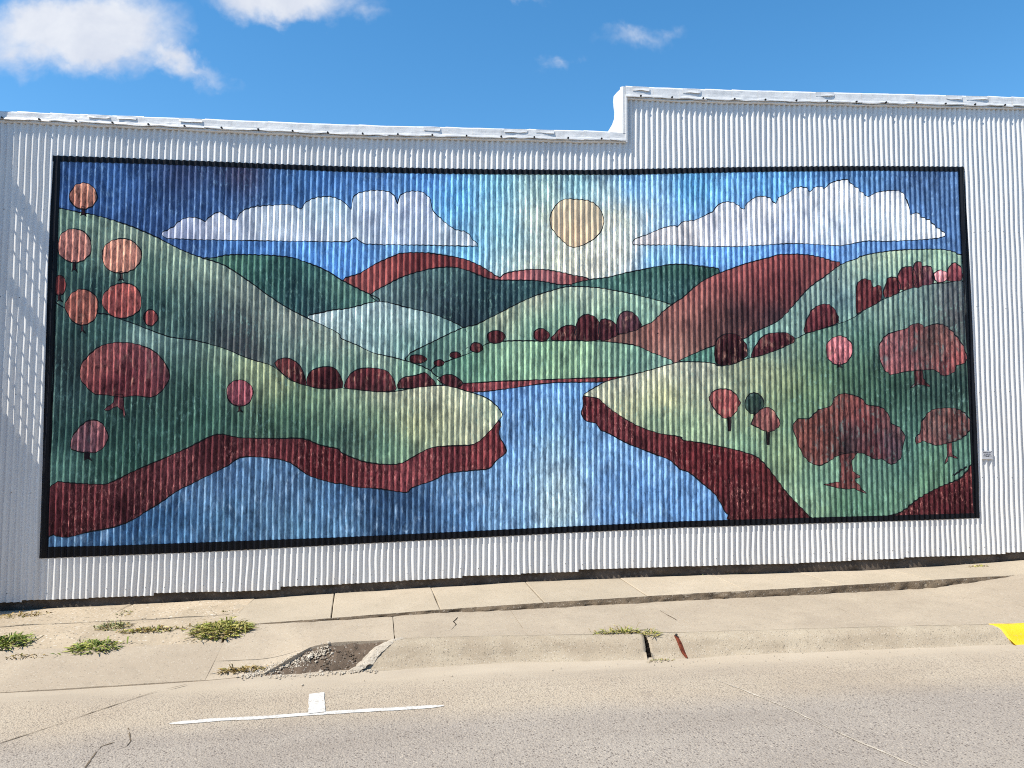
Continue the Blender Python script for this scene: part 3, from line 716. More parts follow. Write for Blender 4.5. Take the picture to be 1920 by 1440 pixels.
def figure(name, pts, level, mat, ctrl, line=0.012, parent=None, smooth=3, label=None, outline_mat=None):
    pol = catmull(pts, smooth) if smooth > 1 else np.array(pts, float)
    if name != 'painted_border':
        yy_ = pol[:, 1]
        xl = np.interp(yy_, [300, 480, 960, 1030], [104, 99, 85, 82]); xr = np.interp(yy_, [316, 480, 720, 966], [1802, 1810, 1820, 1831])
        pol[:, 0] = np.clip(pol[:, 0], xl, xr)
        yt = np.interp(pol[:, 0], [100, 640, 907, 1280, 1580, 1808], [297, 317, 322, 320, 316, 317]); yb = np.interp(pol[:, 0], [73, 640, 1280, 1837], [1036, 1014, 983, 966])
        pol[:, 1] = np.clip(pol[:, 1], yt, yb)
    pol = np.array([wall(*p) for p in pol])
    off = 0.0022 + LV * level
    iL, iR = int(math.ceil(pol[:, 0].min() / HC)), int(math.floor(pol[:, 0].max() / HC))
    a = pol; b2 = np.roll(pol, -1, 0)
    def cuts(i):
        x = i * HC + 1e-7
        m_ = (a[:, 0] <= x) != (b2[:, 0] <= x)
        return np.sort(a[m_, 1] + (x - a[m_, 0]) / (b2[m_, 0] - a[m_, 0]) * (b2[m_, 1] - a[m_, 1]))
    VS, QS, n0 = [], [], 0
    prev = cuts(iL) if iR > iL else []
    for i in range(iL, iR):
        nxt = cuts(i + 1)
        L = prev.reshape(-1, 2) if len(prev) % 2 == 0 else np.zeros((0, 2)); R = nxt.reshape(-1, 2) if len(nxt) % 2 == 0 else np.zeros((0, 2))
        pairs = []
        if len(L) == len(R): pairs = list(zip(L, R))
        else:
            for l in L:
                for r in R:
                    if min(l[1], r[1]) > max(l[0], r[0]): 
                        lo_, hi_ = max(l[0], r[0]), min(l[1], r[1]); pairs.append(((lo_, hi_), (lo_, hi_)))
        for l, r in pairs:
            k = max(1, int(math.ceil(max(l[1] - l[0], r[1] - r[0]) / 0.05))) + 1
            t = np.linspace(0, 1, k)
            vl = l[0] + (l[1] - l[0]) * t; vr = r[0] + (r[1] - r[0]) * t
            VS.append(np.concatenate([np.stack([np.full(k, i * HC), vl], 1), np.stack([np.full(k, (i + 1) * HC), vr], 1)]))
            j = np.arange(k - 1) + n0
            QS.append(np.stack([j, j + k, j + k + 1, j + 1], 1)); n0 += 2 * k
        prev = nxt
    if not VS: return None
    UV = np.concatenate(VS); Q = np.concatenate(QS)
    # weld
    key = np.round(UV * 1e5).astype(np.int64); _, first, inv = np.unique(key, axis=0, return_index=True, return_inverse=True)
    UV = UV[first]; Q = inv.reshape(-1)[Q]
    Vv = np.stack([UV[:, 0], -(Y(UV[:, 0], UV[:, 1]) + off), UV[:, 1]], 1)
    C = paint_cols(Vv, ctrl)
    mi = np.zeros(len(Q), int)
    if line > 0:
        p = np.concatenate([pol, pol[:1]]); s = np.r_[0, np.cumsum(np.hypot(*np.diff(p, axis=0).T))]
        n = int(s[-1] / 0.0036) + 3; t = np.linspace(0, s[-1], n)
        c = np.stack([np.interp(t, s, p[:, 0]), np.interp(t, s, p[:, 1])], 1)
        ts = np.linspace(0, s[-1], max(8, int(s[-1] / 0.02))); cs = np.stack([np.interp(ts, s, p[:, 0]), np.interp(ts, s, p[:, 1])], 1)
        tg = np.gradient(cs, axis=0); tg /= np.maximum(np.linalg.norm(tg, axis=1), 1e-9)[:, None]
        nm = np.stack([np.interp(t, ts, -tg[:, 1]), np.interp(t, ts, tg[:, 0])], 1); nm /= np.maximum(np.linalg.norm(nm, axis=1), 1e-9)[:, None]
        wd = line / 2 * (1 + 0.45 * vnoise(t * 6, t * 0 + level, 77)) 
        g = np.linspace(-1, 1, 6)
        R = c[:, None, :] + nm[:, None, :] * (g[None, :, None] * wd[:, None, None])
        R = R + (0.0025 * vnoise(t * 22, t * 0, 78))[:, None, None] * nm[:, None, :]
        RV = np.stack([R[..., 0], -(Yl(R[..., 0], R[..., 1]) + off + 0.00042), R[..., 1]], -1).reshape(-1, 3)
        RQ = grid_faces(n, 6, len(Vv))
        Vv = np.concatenate([Vv, RV]); Q = np.concatenate([Q, RQ]); C = np.concatenate([C, np.full((len(RV), 3), 0.015)])
        mi = np.concatenate([mi, np.ones(len(RQ), int)])
    g_ = (C @ np.array((0.3, 0.55, 0.15)))[:, None]
    if mat in ('sky_paint', 'water_paint'): 
        bl = np.maximum(C[:, 2] - C[:, 1], 0); C = C.copy(); C[:, 1] += 0.21 * bl; C[:, 0] += 0.03 * bl; C[:, 2] *= 0.93; C = np.clip(C * (0.84 if mat == 'water_paint' else 1.0), 0, 0.8)
    elif mat == 'grass_paint': C = np.clip(0.22 * ((C * 0.70 + g_ * 0.30) / 0.22) ** 1.0 * np.array((1.04, 1.05, 1.14)), 0, 0.85)
    elif mat == 'cloud_paint': C = np.clip((C * 0.6 + g_ * 0.4) * 1.02, 0, 0.8)
    elif mat == 'sun_paint': C = np.clip(C * np.array((0.86, 0.80, 0.74)), 0, 0.8)
    elif mat == 'bank_paint': C = C * np.array((0.62, 0.5, 0.56))
    elif mat in ('tree_paint', 'mixed_paint', 'red_paint'): C = 0.11 * ((C * 0.78 + g_ * 0.22) / 0.11) ** 1.2 * np.array((0.70, 0.70, 0.72))
    o = np_mesh(name, Vv, Q, [M[mat], M[outline_mat or 'line']], parent or mural, midx=mi, col=C)
    if label: o['label'] = label
    return o

# ---- background fill: sky
fill = [(104, 296), (400, 303), (640, 315), (960, 322), (1280, 320), (1600, 314), (1803, 316), (1810, 480), (1812, 620), (100, 620), (100, 480)]
figure('painted_sky', fill, 0, 'sky_paint', [
    (130, 320, 25, 50, 120), (200, 350, 30, 65, 145), (350, 325, 45, 45, 95), (450, 325, 62, 48, 80), (400, 370, 35, 60, 130), (560, 345, 35, 75, 150), (700, 335, 45, 85, 165), (620, 330, 40, 85, 170), (800, 335, 55, 105, 190),
    (860, 370, 60, 135, 215), (930, 350, 100, 160, 190), (930, 420, 120, 175, 195), (1000, 345, 135, 170, 170), (1080, 345, 120, 170, 185), (1180, 345, 75, 135, 205), (1300, 345, 60, 135, 210), (1450, 340, 60, 125, 200),
    (1600, 330, 45, 85, 155), (1740, 335, 45, 68, 130), (1785, 420, 45, 72, 140), (950, 450, 125, 170, 185), (960, 490, 160, 185, 180), (1080, 485, 215, 208, 175), (1000, 500, 190, 192, 170), (1010, 410, 190, 195, 172), (1020, 360, 160, 185, 175), (1140, 360, 150, 178, 182), (1150, 410, 205, 205, 178), (1160, 470, 200, 200, 180), (1230, 490, 95, 150, 205), (1330, 480, 70, 120, 205),
    (250, 410, 30, 55, 130), (300, 440, 30, 50, 120), (330, 465, 40, 65, 145), (450, 465, 45, 90, 175), (600, 470, 62, 112, 195), (620, 505, 45, 105, 205), (880, 470, 80, 150, 210), (1700, 455, 50, 85, 165), (1500, 470, 60, 105, 200), (1400, 475, 65, 115, 205), (150, 380, 25, 55, 135)], line=0, smooth=1)
CLOUDL = T(1, '910,1310 940,1295 985,1270 1000,1250 1050,1225 1110,1225 1155,1245 1175,1225 1210,1200 1240,1195 1275,1215 1300,1232 1332,1235 1350,1200 1390,1175 1450,1160 1530,1155 1600,1150 1650,1155 1690,1178 1710,1150 1750,1120 1810,1108 1880,1110') + \
    T(2, '20,1140 55,1178 62,1130 80,1095 120,1078 200,1070 270,1080 300,1105 316,1145 330,1100 370,1080 430,1075 470,1090 500,1120 510,1170 525,1200 560,1230 600,1265 650,1295 690,1300 720,1320 740,1350 768,1384 600,1382 350,1378 130,1372 82,1335 40,1360 0,1360') + T(1, '1700,1358 1300,1352 1000,1345 930,1338')
figure('painted_cloud', CLOUDL, 1, 'cloud_paint', [(320, 440, 150, 160, 190), (400, 425, 178, 185, 205), (520, 410, 178, 190, 208), (600, 400, 160, 190, 225), (625, 385, 145, 185, 230), (700, 390, 168, 182, 215), (740, 430, 160, 180, 220), (780, 380, 165, 178, 212), (850, 445, 170, 190, 220), (650, 450, 172, 190, 220), (580, 445, 175, 185, 205)], line=0.010, smooth=2)
CLOUDR = T(2, '1640,1375 1650,1345 1720,1320 1800,1285 1860,1270 1890,1275') + T(3, '0,1248 60,1240 100,1225 150,1200 170,1190 195,1155 230,1138 280,1138 310,1155 342,1178 350,1160 390,1120 440,1103 490,1115 522,1148 540,1110 590,1090 620,1060 660,1052 700,1058 716,1078 740,1055 780,1050 796,1062 830,1030 880,1015 925,1010 950,1035 990,1065 1040,1108 1080,1085 1140,1075 1210,1073 1240,1090 1262,1130 1272,1180 1285,1207 1315,1195 1340,1220 1390,1240 1420,1275 1475,1315 1440,1340 1290,1352 1130,1358 1050,1355 980,1365 880,1383 760,1375 600,1370 350,1385 150,1388 0,1380') + T(2, '1850,1378 1700,1378')
figure('painted_cloud', CLOUDR, 1, 'cloud_paint', [(1220, 448, 190, 180, 170), (1290, 440, 195, 188, 178), (1360, 400, 192, 192, 200), (1430, 390, 195, 195, 205), (1470, 430, 168, 182, 215), (1570, 370, 192, 195, 210), (1570, 430, 165, 185, 222), (1660, 380, 190, 195, 210), (1640, 430, 175, 190, 215), (1720, 430, 185, 195, 215), (1370, 440, 185, 188, 200)], line=0.010, smooth=2)
figure('painted_sun', T(2, '1172,1240 1185,1190 1215,1145 1260,1120 1330,1122 1400,1132 1445,1165 1470,1205 1475,1250 1460,1300 1420,1345 1360,1378 1310,1392 1270,1378 1225,1335 1190,1295'), 1, 'sun_paint', [(1050, 400, 212, 188, 158), (1080, 440, 205, 176, 142), (1110, 410, 214, 190, 160)], line=0.010)
# ---- far hills
figure('painted_hill', T(5, '10,138 100,100 200,40') + T(2, '290,1442 330,1427 420,1420 520,1427 620,1442') + T(5, '700,20 770,50 830,85 890,120 920,100 1000,82 1070,75 1150,78 1230,90 1300,108 1392,130 1310,180 1200,210 900,220 400,230 165,230'), 1, 'red_paint',
       [(660, 525, 150, 65, 55), (720, 500, 150, 60, 50), (780, 485, 125, 35, 32), (850, 490, 120, 35, 35), (900, 510, 120, 40, 40), (960, 512, 165, 85, 85), (1020, 515, 160, 90, 90), (1090, 522, 130, 65, 60)])
figure('painted_hill', [(380, 490), (400, 484), (430, 478), (480, 478), (540, 482), (583, 495), (617, 510), (640, 525), (673, 542), (695, 553), (712, 566), (680, 600), (600, 640), (450, 560)], 2, 'grass_paint',
       [(430, 485, 55, 115, 80), (500, 490, 35, 105, 80), (560, 500, 20, 85, 75), (600, 520, 40, 100, 85), (640, 540, 70, 125, 95), (690, 562, 75, 135, 105), (560, 550, 12, 65, 70), (600, 580, 10, 50, 65), (640, 570, 20, 85, 75), (500, 530, 20, 90, 75)])
figure('painted_hill', T(5, '165,215 250,165 350,115 450,85 550,65 640,65 720,85 780,110 850,132 950,137 1050,137 1150,147 1230,162 1292,172 1150,300 900,400 760,420 690,425 550,400 400,340 250,285 195,250'), 2, 'grass_paint',
       [(720, 540, 90, 125, 115), (760, 520, 75, 115, 105), (830, 510, 60, 105, 95), (900, 535, 30, 75, 75), (980, 535, 25, 75, 75), (1040, 535, 45, 95, 85), (830, 560, 45, 70, 75), (870, 600, 15, 35, 45), (940, 560, 12, 50, 60), (780, 560, 70, 100, 95), (870, 550, 25, 60, 65)])
figure('painted_hill', T(5, '1285,175 1390,135 1500,120 1600,95 1750,65 1850,48 1920,47') + T(6, '0,45 80,55 150,65 205,85 150,240 0,340') + T(5, '1850,340 1700,330 1500,260'), 2, 'grass_paint',
       [(1110, 525, 50, 110, 90), (1180, 512, 40, 100, 80), (1250, 502, 20, 85, 60), (1310, 505, 15, 65, 50), (1260, 540, 20, 80, 75), (1220, 535, 40, 100, 85), (1280, 550, 25, 80, 75)])
figure('painted_hill', T(4, '1730,355 1800,320 1900,300') + T(5, '0,300 80,285 150,265 230,255 350,285 500,320 600,360 690,408 730,500 500,620 300,620 100,580 0,500'), 3, 'grass_paint',
       [(600, 590, 160, 180, 165), (660, 575, 150, 180, 165), (710, 572, 150, 175, 160), (780, 590, 130, 165, 150), (850, 612, 85, 140, 120), (700, 620, 110, 155, 140), (760, 640, 70, 130, 110), (650, 620, 130, 165, 150), (740, 600, 140, 170, 155)])
figure('painted_hill', T(5, '360,575 500,490 680,405 760,385 900,315 1050,240 1200,190 1300,172 1440,178 1600,205 1720,235 1840,268 1860,300 1800,420 1600,520 1200,540 830,600 600,680 450,680'), 3.8, 'grass_paint',
       [(860, 620, 70, 125, 100), (940, 590, 150, 160, 110), (1010, 560, 165, 165, 120), (1080, 545, 155, 170, 130), (1130, 545, 145, 165, 125), (1200, 560, 110, 150, 115), (1240, 575, 110, 150, 115), (1060, 585, 85, 145, 105), (1000, 610, 95, 150, 110), (1150, 590, 90, 145, 105), (1200, 600, 90, 150, 115), (800, 660, 60, 115, 95), (900, 640, 90, 140, 105), (1020, 635, 60, 120, 85)])
# ---- red hill, right upper hill
figure('painted_hill', T(5, '1460,475 1600,430 1680,400 1750,370 1800,320 1850,280 1920,235') + T(6, '0,235 60,180 130,130 250,80 400,30 500,5') + T(3, '520,1437 570,1430 680,1432 750,1442') + T(6, '800,15 845,30 890,50 850,180 700,350 400,480 200,520 0,600') + T(5, '1870,618 1800,590 1700,540 1640,510'), 4.6, 'red_paint',
       [(1170, 630, 120, 85, 70), (1230, 610, 140, 85, 70), (1290, 580, 150, 90, 75), (1300, 550, 150, 75, 65), (1360, 520, 150, 65, 60), (1430, 500, 150, 60, 55), (1480, 485, 130, 48, 45), (1530, 490, 135, 60, 55), (1440, 540, 115, 40, 42), (1500, 540, 90, 40, 45), (1380, 590, 55, 45, 50), (1450, 590, 50, 45, 52), (1320, 620, 110, 70, 62), (1260, 660, 150, 105, 90), (1290, 650, 130, 90, 75), (1340, 630, 70, 50, 52), (1540, 520, 120, 50, 50)])
figure('painted_hill', T(6, '345,465 400,430 500,385 560,345 620,280 680,210 740,155 800,115 885,50 980,15') + T(3, '1000,1442 1100,1422 1200,1408 1400,1402 1500,1410 1560,1435') + T(6, '1590,0 1600,230 1480,250 1340,260 1200,300 1060,370 930,450 690,530 380,640 220,640 100,620 0,595 0,577 200,495'), 5.4, 'grass_paint',
       [(1300, 670, 40, 110, 85), (1420, 630, 70, 130, 110), (1480, 600, 90, 130, 110), (1530, 560, 90, 120, 105), (1570, 520, 110, 140, 120), (1620, 490, 140, 160, 120), (1680, 475, 150, 170, 120), (1760, 480, 120, 160, 115), (1580, 560, 70, 115, 120), (1640, 530, 70, 130, 110), (1560, 590, 70, 125, 110), (1600, 610, 85, 130, 105), (1700, 500, 90, 145, 110), (1795, 500, 90, 130, 100)])
# ---- meadow and its red bank
figure('painted_riverbank', T(5, '545,690 680,715 850,705 1100,693 1400,683 1590,668 1490,707 1200,712 1000,737 850,757 720,764 640,742 570,718'), 5, 'bank_paint', [(860, 722, 130, 55, 60), (950, 720, 160, 80, 80), (1050, 714, 150, 75, 75), (1150, 708, 120, 50, 50)], line=0.012)
figure('painted_meadow', T(5, '505,640 600,590 720,547 830,490 950,478 1200,478 1450,480 1640,500 1750,545 1870,602 1700,652 1600,677 1400,686 1100,697 850,707 680,717 600,700 560,690'), 6, 'grass_paint',
       [(830, 690, 60, 120, 95), (870, 670, 70, 140, 100), (940, 655, 110, 160, 105), (1010, 660, 105, 160, 100), (1080, 655, 120, 165, 105), (1050, 690, 110, 160, 100), (1150, 655, 95, 145, 105), (1200, 670, 85, 140, 105), (1240, 680, 90, 135, 110), (900, 700, 70, 130, 90), (980, 645, 120, 165, 115)])
# ---- river
figure('painted_river', [(870, 738), (920, 734), (973, 726), (1040, 717), (1145, 713), (1150, 745), (1300, 860), (1420, 1000), (1380, 985), (900, 1003), (500, 1018), (88, 1032), (80, 960), (300, 860), (430, 820), (560, 820), (700, 860), (900, 860), (940, 800), (920, 760)], 4, 'water_paint',
       [(930, 740, 70, 110, 190), (1000, 735, 65, 105, 185), (1070, 725, 80, 125, 200), (1080, 770, 75, 120, 195), (1010, 800, 85, 130, 205), (960, 850, 75, 120, 195), (1040, 840, 140, 175, 215), (1050, 900, 180, 200, 212), (1055, 950, 165, 190, 210), (1060, 985, 120, 158, 208), (1010, 890, 130, 165, 208), (1085, 900, 110, 150, 205), (690, 930, 24, 44, 95), (790, 975, 28, 52, 105), (740, 945, 22, 45, 95), (560, 935, 60, 90, 140), (640, 985, 80, 120, 170), (470, 985, 60, 100, 155), (380, 930, 80, 110, 165), (270, 975, 28, 66, 130), (880, 905, 90, 125, 180), (1045, 780, 110, 155, 208), (1045, 960, 185, 205, 212), (1130, 900, 60, 105, 185), (1130, 960, 50, 95, 180), (1200, 930, 75, 120, 200), (1280, 950, 70, 115, 195), (1340, 965, 65, 105, 180),
        (960, 920, 90, 135, 200), (980, 975, 95, 140, 205), (880, 930, 55, 90, 155), (800, 950, 40, 75, 140), (720, 960, 30, 62, 120), (740, 990, 40, 75, 135), (640, 940, 55, 95, 160), (600, 960, 70, 110, 170), (520, 920, 75, 105, 160), (500, 960, 85, 120, 165), (430, 900, 70, 100, 160), (420, 960, 55, 100, 150), (350, 960, 38, 85, 150), (300, 990, 35, 85, 150), (200, 1000, 40, 85, 150), (120, 1010, 60, 95, 150), (560, 990, 70, 115, 160), (1100, 840, 80, 125, 200), (860, 975, 60, 105, 180)], line=0, smooth=1)
# ---- big left hill
figure('painted_hill', T(1, '290,1165 335,1172 450,1195 550,1215 700,1260 850,1320 950,1370 1040,1415') + T(4, '1120,5 1270,57 1400,142 1550,250 1650,310 1745,357 1900,432') + T(5, '0,463 100,507 180,545 300,572 400,602 480,632 535,672 575,718 500,760 300,800 0,800') + T(4, '1800,800 1500,760 1200,640 900,580 600,480 280,480'), 5, 'grass_paint',
       [(120, 400, 95, 135, 100), (180, 410, 120, 150, 110), (250, 430, 140, 160, 120), (320, 455, 140, 160, 115), (400, 500, 130, 150, 115), (470, 545, 120, 135, 110), (550, 600, 130, 140, 115), (620, 640, 135, 150, 120), (700, 665, 140, 155, 120), (780, 690, 90, 150, 110), (120, 480, 20, 85, 70), (180, 540, 12, 70, 65), (280, 500, 55, 110, 85), (300, 560, 15, 80, 68), (370, 560, 70, 110, 95), (350, 620, 40, 90, 80), (420, 600, 65, 80, 80), (440, 640, 60, 60, 62), (470, 660, 55, 50, 55), (520, 650, 100, 130, 110), (600, 680, 70, 130, 100), (680, 685, 80, 140, 105), (230, 590, 15, 75, 65), (340, 500, 115, 145, 110)])
# ---- near left land and its bank
figure('painted_riverbank', T(4, '270,1230 330,1262 560,1280 640,1263 750,1208 900,1143 1050,1078 1180,1013 1250,998 1350,1018 1550,1023 1700,1023 1800,1058 1900,1080') + T(5, '0,1100 60,1128 150,1158 310,1168 400,1128 510,1073 650,1062 750,1052 830,985 890,925 888,1000 905,1045 920,1070 926,1105 870,1152 830,1195 750,1205 600,1222 520,1260 400,1302 360,1330 200,1307 80,1300 0,1277') + T(4, '1880,1278 1750,1240 1680,1195 1600,1150 1450,1130 1350,1135 1280,1180 1200,1220 1100,1270 1000,1320 900,1390 820,1438') + T(7, '750,42 650,82 500,112 380,142 300,128 262,118'), 6, 'bank_paint',
       [(120, 930, 105, 45, 50), (120, 980, 70, 22, 30), (180, 950, 110, 48, 52), (250, 910, 100, 50, 52), (330, 880, 110, 55, 58), (420, 840, 85, 38, 42), (500, 840, 115, 52, 55), (600, 870, 95, 30, 36), (680, 890, 110, 45, 50), (760, 900, 140, 65, 68), (840, 860, 110, 45, 50), (920, 840, 125, 50, 52), (240, 960, 60, 25, 35)])
figure('painted_meadow', T(4, '275,330 420,325 580,325 700,362 860,422 960,456 1100,476 1250,517 1400,577 1540,622 1620,690 1720,727 1850,747') + T(5, '0,742 200,763 300,762 450,735 600,730 700,760 800,790 860,830 905,890 880,930 830,990 750,1057 650,1067 510,1077 400,1132 310,1172 150,1162 60,1132 0,1105') + T(4, '1900,1085 1800,1062 1700,1027 1550,1027 1350,1022 1250,1002 1180,1017 1050,1082 900,1147 750,1212 640,1267 560,1284 330,1267 270,1235'), 7, 'grass_paint',
       [(130, 610, 30, 70, 62), (200, 620, 40, 95, 80), (280, 630, 110, 150, 130), (350, 645, 80, 120, 105), (430, 660, 120, 150, 110), (470, 680, 150, 165, 95), (520, 720, 140, 150, 80), (580, 740, 95, 130, 80), (640, 745, 130, 160, 110), (720, 735, 165, 170, 120), (800, 735, 175, 175, 125), (870, 750, 170, 175, 125), (920, 780, 155, 170, 120), (880, 810, 165, 165, 110), (780, 800, 140, 145, 70), (830, 780, 150, 155, 95), (850, 825, 155, 170, 110),
        (120, 680, 30, 45, 45), (125, 740, 45, 85, 78), (130, 820, 20, 75, 65), (180, 800, 12, 65, 52), (260, 760, 10, 50, 42), (340, 740, 12, 55, 48), (330, 690, 40, 90, 75), (400, 720, 45, 105, 80), (380, 770, 22, 90, 68), (300, 810, 20, 80, 65), (200, 880, 12, 62, 48), (250, 860, 20, 85, 65), (130, 880, 50, 110, 90), (440, 790, 15, 75, 60), (500, 790, 12, 62, 45), (560, 800, 25, 85, 65), (540, 770, 40, 105, 70), (640, 800, 30, 80, 65), (660, 830, 28, 65, 58), (720, 840, 55, 120, 85), (600, 840, 25, 95, 70), (700, 780, 80, 125, 75), (380, 810, 30, 95, 72), (620, 770, 60, 115, 75), (760, 850, 90, 140, 95)])
# ---- near right land, banks
figure('painted_riverbank', T(5, '1362,785 1440,795 1500,845 1600,915 1700,965 1800,995 1900,1012') + T(6, '0,1030 100,1046 250,1076 350,1100 430,1136 500,1216 560,1296 620,1366 700,1442') + T(9, '730,30 660,38 280,48 255,15') + T(6, '240,1440 180,1340 100,1270 30,1215') + T(5, '1905,1200 1850,1150 1750,1110 1600,1050 1500,995 1460,980 1430,940 1380,930 1350,890 1360,840'), 6, 'bank_paint',
       [(1105, 770, 95, 32, 38), (1150, 800, 110, 48, 52), (1220, 830, 110, 48, 50), (1290, 850, 95, 25, 32), (1340, 870, 110, 28, 35), (1390, 880, 110, 35, 38), (1380, 930, 70, 30, 36), (1430, 930, 95, 35, 36), (1470, 950, 60, 22, 28), (1330, 900, 85, 22, 30)])
figure('painted_meadow', T(5, '1362,785 1400,755 1490,706 1600,676 1700,651 1860,606') + T(6, '0,595 150,599 220,619 380,573 540,521 690,438 930,363 1060,276 1200,213 1340,163 1480,153 1595,158 1610,480 1640,1185 1640,1195 1560,1270 1440,1320 1340,1380 1250,1450') + T(9, '1195,30 800,50 720,30') + T(6, '690,1440 620,1370 560,1300 500,1220 430,1140 350,1105 250,1080 100,1050 0,1035') + T(5, '1905,1017 1800,1000 1700,970 1600,920 1500,850 1440,800'), 7, 'grass_paint',
       [(1110, 745, 165, 165, 120), (1180, 715, 170, 170, 130), (1250, 690, 165, 165, 125), (1310, 690, 155, 160, 125), (1180, 760, 150, 155, 90), (1250, 745, 165, 165, 85), (1230, 790, 95, 140, 95), (1290, 800, 110, 150, 95), (1330, 740, 140, 150, 105), (1400, 690, 130, 140, 90), (1440, 700, 135, 145, 85), (1480, 720, 105, 125, 60), (1520, 720, 80, 115, 60), (1430, 780, 115, 140, 75), (1470, 860, 105, 135, 75), (1400, 840, 85, 140, 95), (1440, 800, 115, 140, 80), (1480, 930, 110, 150, 100), (1520, 950, 100, 145, 95),
        (1460, 660, 95, 135, 110), (1540, 640, 60, 115, 90), (1600, 600, 75, 125, 105), (1660, 570, 110, 145, 120), (1720, 550, 95, 125, 110), (1780, 560, 80, 85, 85), (1790, 590, 60, 55, 58), (1700, 590, 75, 120, 100), (1620, 640, 40, 100, 75), (1640, 700, 40, 85, 55), (1590, 710, 35, 80, 50), (1540, 700, 55, 105, 60), (1680, 720, 15, 60, 42), (1760, 740, 20, 55, 48), (1790, 720, 15, 45, 40), (1660, 740, 15, 65, 50), (1620, 740, 30, 80, 55), (1720, 780, 25, 80, 65), (1700, 830, 40, 105, 85), (1700, 880, 45, 110, 90), (1640, 900, 60, 115, 90), (1620, 950, 45, 110, 75), (1580, 950, 40, 100, 65), (1680, 940, 60, 115, 80), (1750, 880, 55, 105, 65), (1730, 910, 65, 120, 75), (1800, 860, 50, 110, 85), (1530, 900, 65, 120, 90), (1480, 800, 60, 115, 80), (1500, 760, 55, 105, 60)])
figure('painted_riverbank', T(6, '1640,1175 1560,1250 1440,1300 1330,1360 1225,1440') + T(9, '1150,25 1195,30 1640,30'), 8, 'bank_paint', [(1800, 890, 105, 35, 38), (1780, 930, 75, 20, 30), (1740, 940, 85, 30, 36), (1810, 940, 50, 18, 26), (1700, 955, 70, 25, 32)], line=0.014)

# ---- painted bushes and trees
RED, DRED, MAR = (150, 50, 48), (90, 22, 32), (60, 18, 30)
def bush(pts, cols, label=None, mat='tree_paint', level=8):
    p = np.array(pts); cx, cy = p.mean(0); t_, b_ = p[:, 1].min(), p[:, 1].max(); l_, r_ = p[:, 0].min(), p[:, 0].max()
    ct = [(cx, t_) + cols[0], (cx, b_) + cols[1], (l_, cy) + cols[2 % len(cols)], (r_, cy) + cols[-1], (cx, cy) + tuple((np.array(cols[0]) + np.array(cols[1])) // 2)]
    return figure('painted_bush', pts, level, mat, ct, line=0.009, smooth=2, label=label)
bush(T(4, '1545,600 1590,575 1640,580 1690,620 1715,680 1722,727 1650,702 1580,652'), [(130, 55, 50), MAR])
bush(T(4, '1728,725 1740,660 1780,632 1850,622 1895,640') + T(5, '0,690 5,740') + T(4, '1820,748'), [(110, 32, 36), (50, 22, 28)])
bush(T(5, '15,735 50,665 100,635 170,630 240,640 280,670 303,720 300,757 200,763 60,748'), [(125, 30, 38), (50, 35, 38), (115, 45, 50)])
bush(T(5, '318,745 330,700 360,680 420,672 470,655 500,680 532,722 450,737'), [(110, 40, 45), (70, 35, 42)])
bush(T(5, '556,692 570,672 620,667 660,690 682,717 645,742 580,722'), [(110, 45, 50), (55, 25, 35)])
for (x, y, rx, ry) in ((870, 455, 50, 38), (760, 515, 36, 28), (1125, 445, 44, 36), (640, 557, 30, 18), (550, 602, 28, 18), (430, 580, 48, 25)):
    bush(ell(640 + x / 3, 480 + y / 3, rx / 3, ry / 3, 14, 0.06, x), [(112, 38, 42), (65, 18, 30)])
bush(T(5, '1180,472 1200,440 1240,400 1290,390 1322,402 1320,440 1325,474'), [(100, 34, 40), (75, 20, 32)])
bush(T(5, '1322,472 1322,380 1350,340 1385,328 1430,345 1447,372 1455,420 1450,472'), [(95, 32, 40), (60, 15, 28)])
bush(T(5, '1450,472 1450,375 1480,355 1530,370 1550,402 1560,440 1500,468'), [(90, 35, 42), (65, 22, 35)])
bush(T(5, '1552,440 1545,400 1553,360 1570,325 1605,310 1650,325 1680,370 1687,402 1620,428'), [(110, 70, 78), (65, 25, 38)])
bush(T(6, '180,590 178,520 200,460 260,435 320,450 355,500 362,560 300,602 220,617'), [(80, 28, 36), (40, 14, 25)])
bush(T(6, '383,572 400,520 440,460 490,435 580,432 622,460 622,487 480,547'), [(105, 35, 45), (55, 22, 32)])
bush(T(6, '683,437 690,380 720,310 770,275 820,273 860,310 877,372 800,402'), [(120, 40, 48), (70, 18, 32)])
bush(T(6, '975,320 975,220 985,150 1020,128 1055,140 1072,175 1100,165 1117,190 1110,252 1060,282 1000,315'), [(110, 38, 42), (90, 20, 30)])
bush(T(6, '1133,235 1135,170 1155,125 1190,120 1215,140 1222,190 1200,213'), [(115, 32, 40), (85, 16, 28)])
bush(T(6, '1215,190 1212,105 1230,70 1270,60 1297,68 1310,120 1300,175'), [(120, 45, 52), (85, 18, 32)])
bush(T(6, '1297,175 1297,66 1310,35 1335,35 1350,60 1345,165'), [(110, 50, 58), (80, 25, 38)])
bush(T(6, '1343,162 1345,70 1360,58 1390,60 1412,100 1410,152'), [(120, 70, 75), (85, 40, 55)])
bush(ell(1280 + 1448 / 3., 480 + 115 / 3., 13, 12, 14, 0.04, 3), [(205, 130, 130), (185, 105, 110)])
bush(T(6, '1483,135 1490,80 1510,45 1540,42 1570,80 1574,130 1530,142'), [(140, 60, 68), (110, 30, 45)])

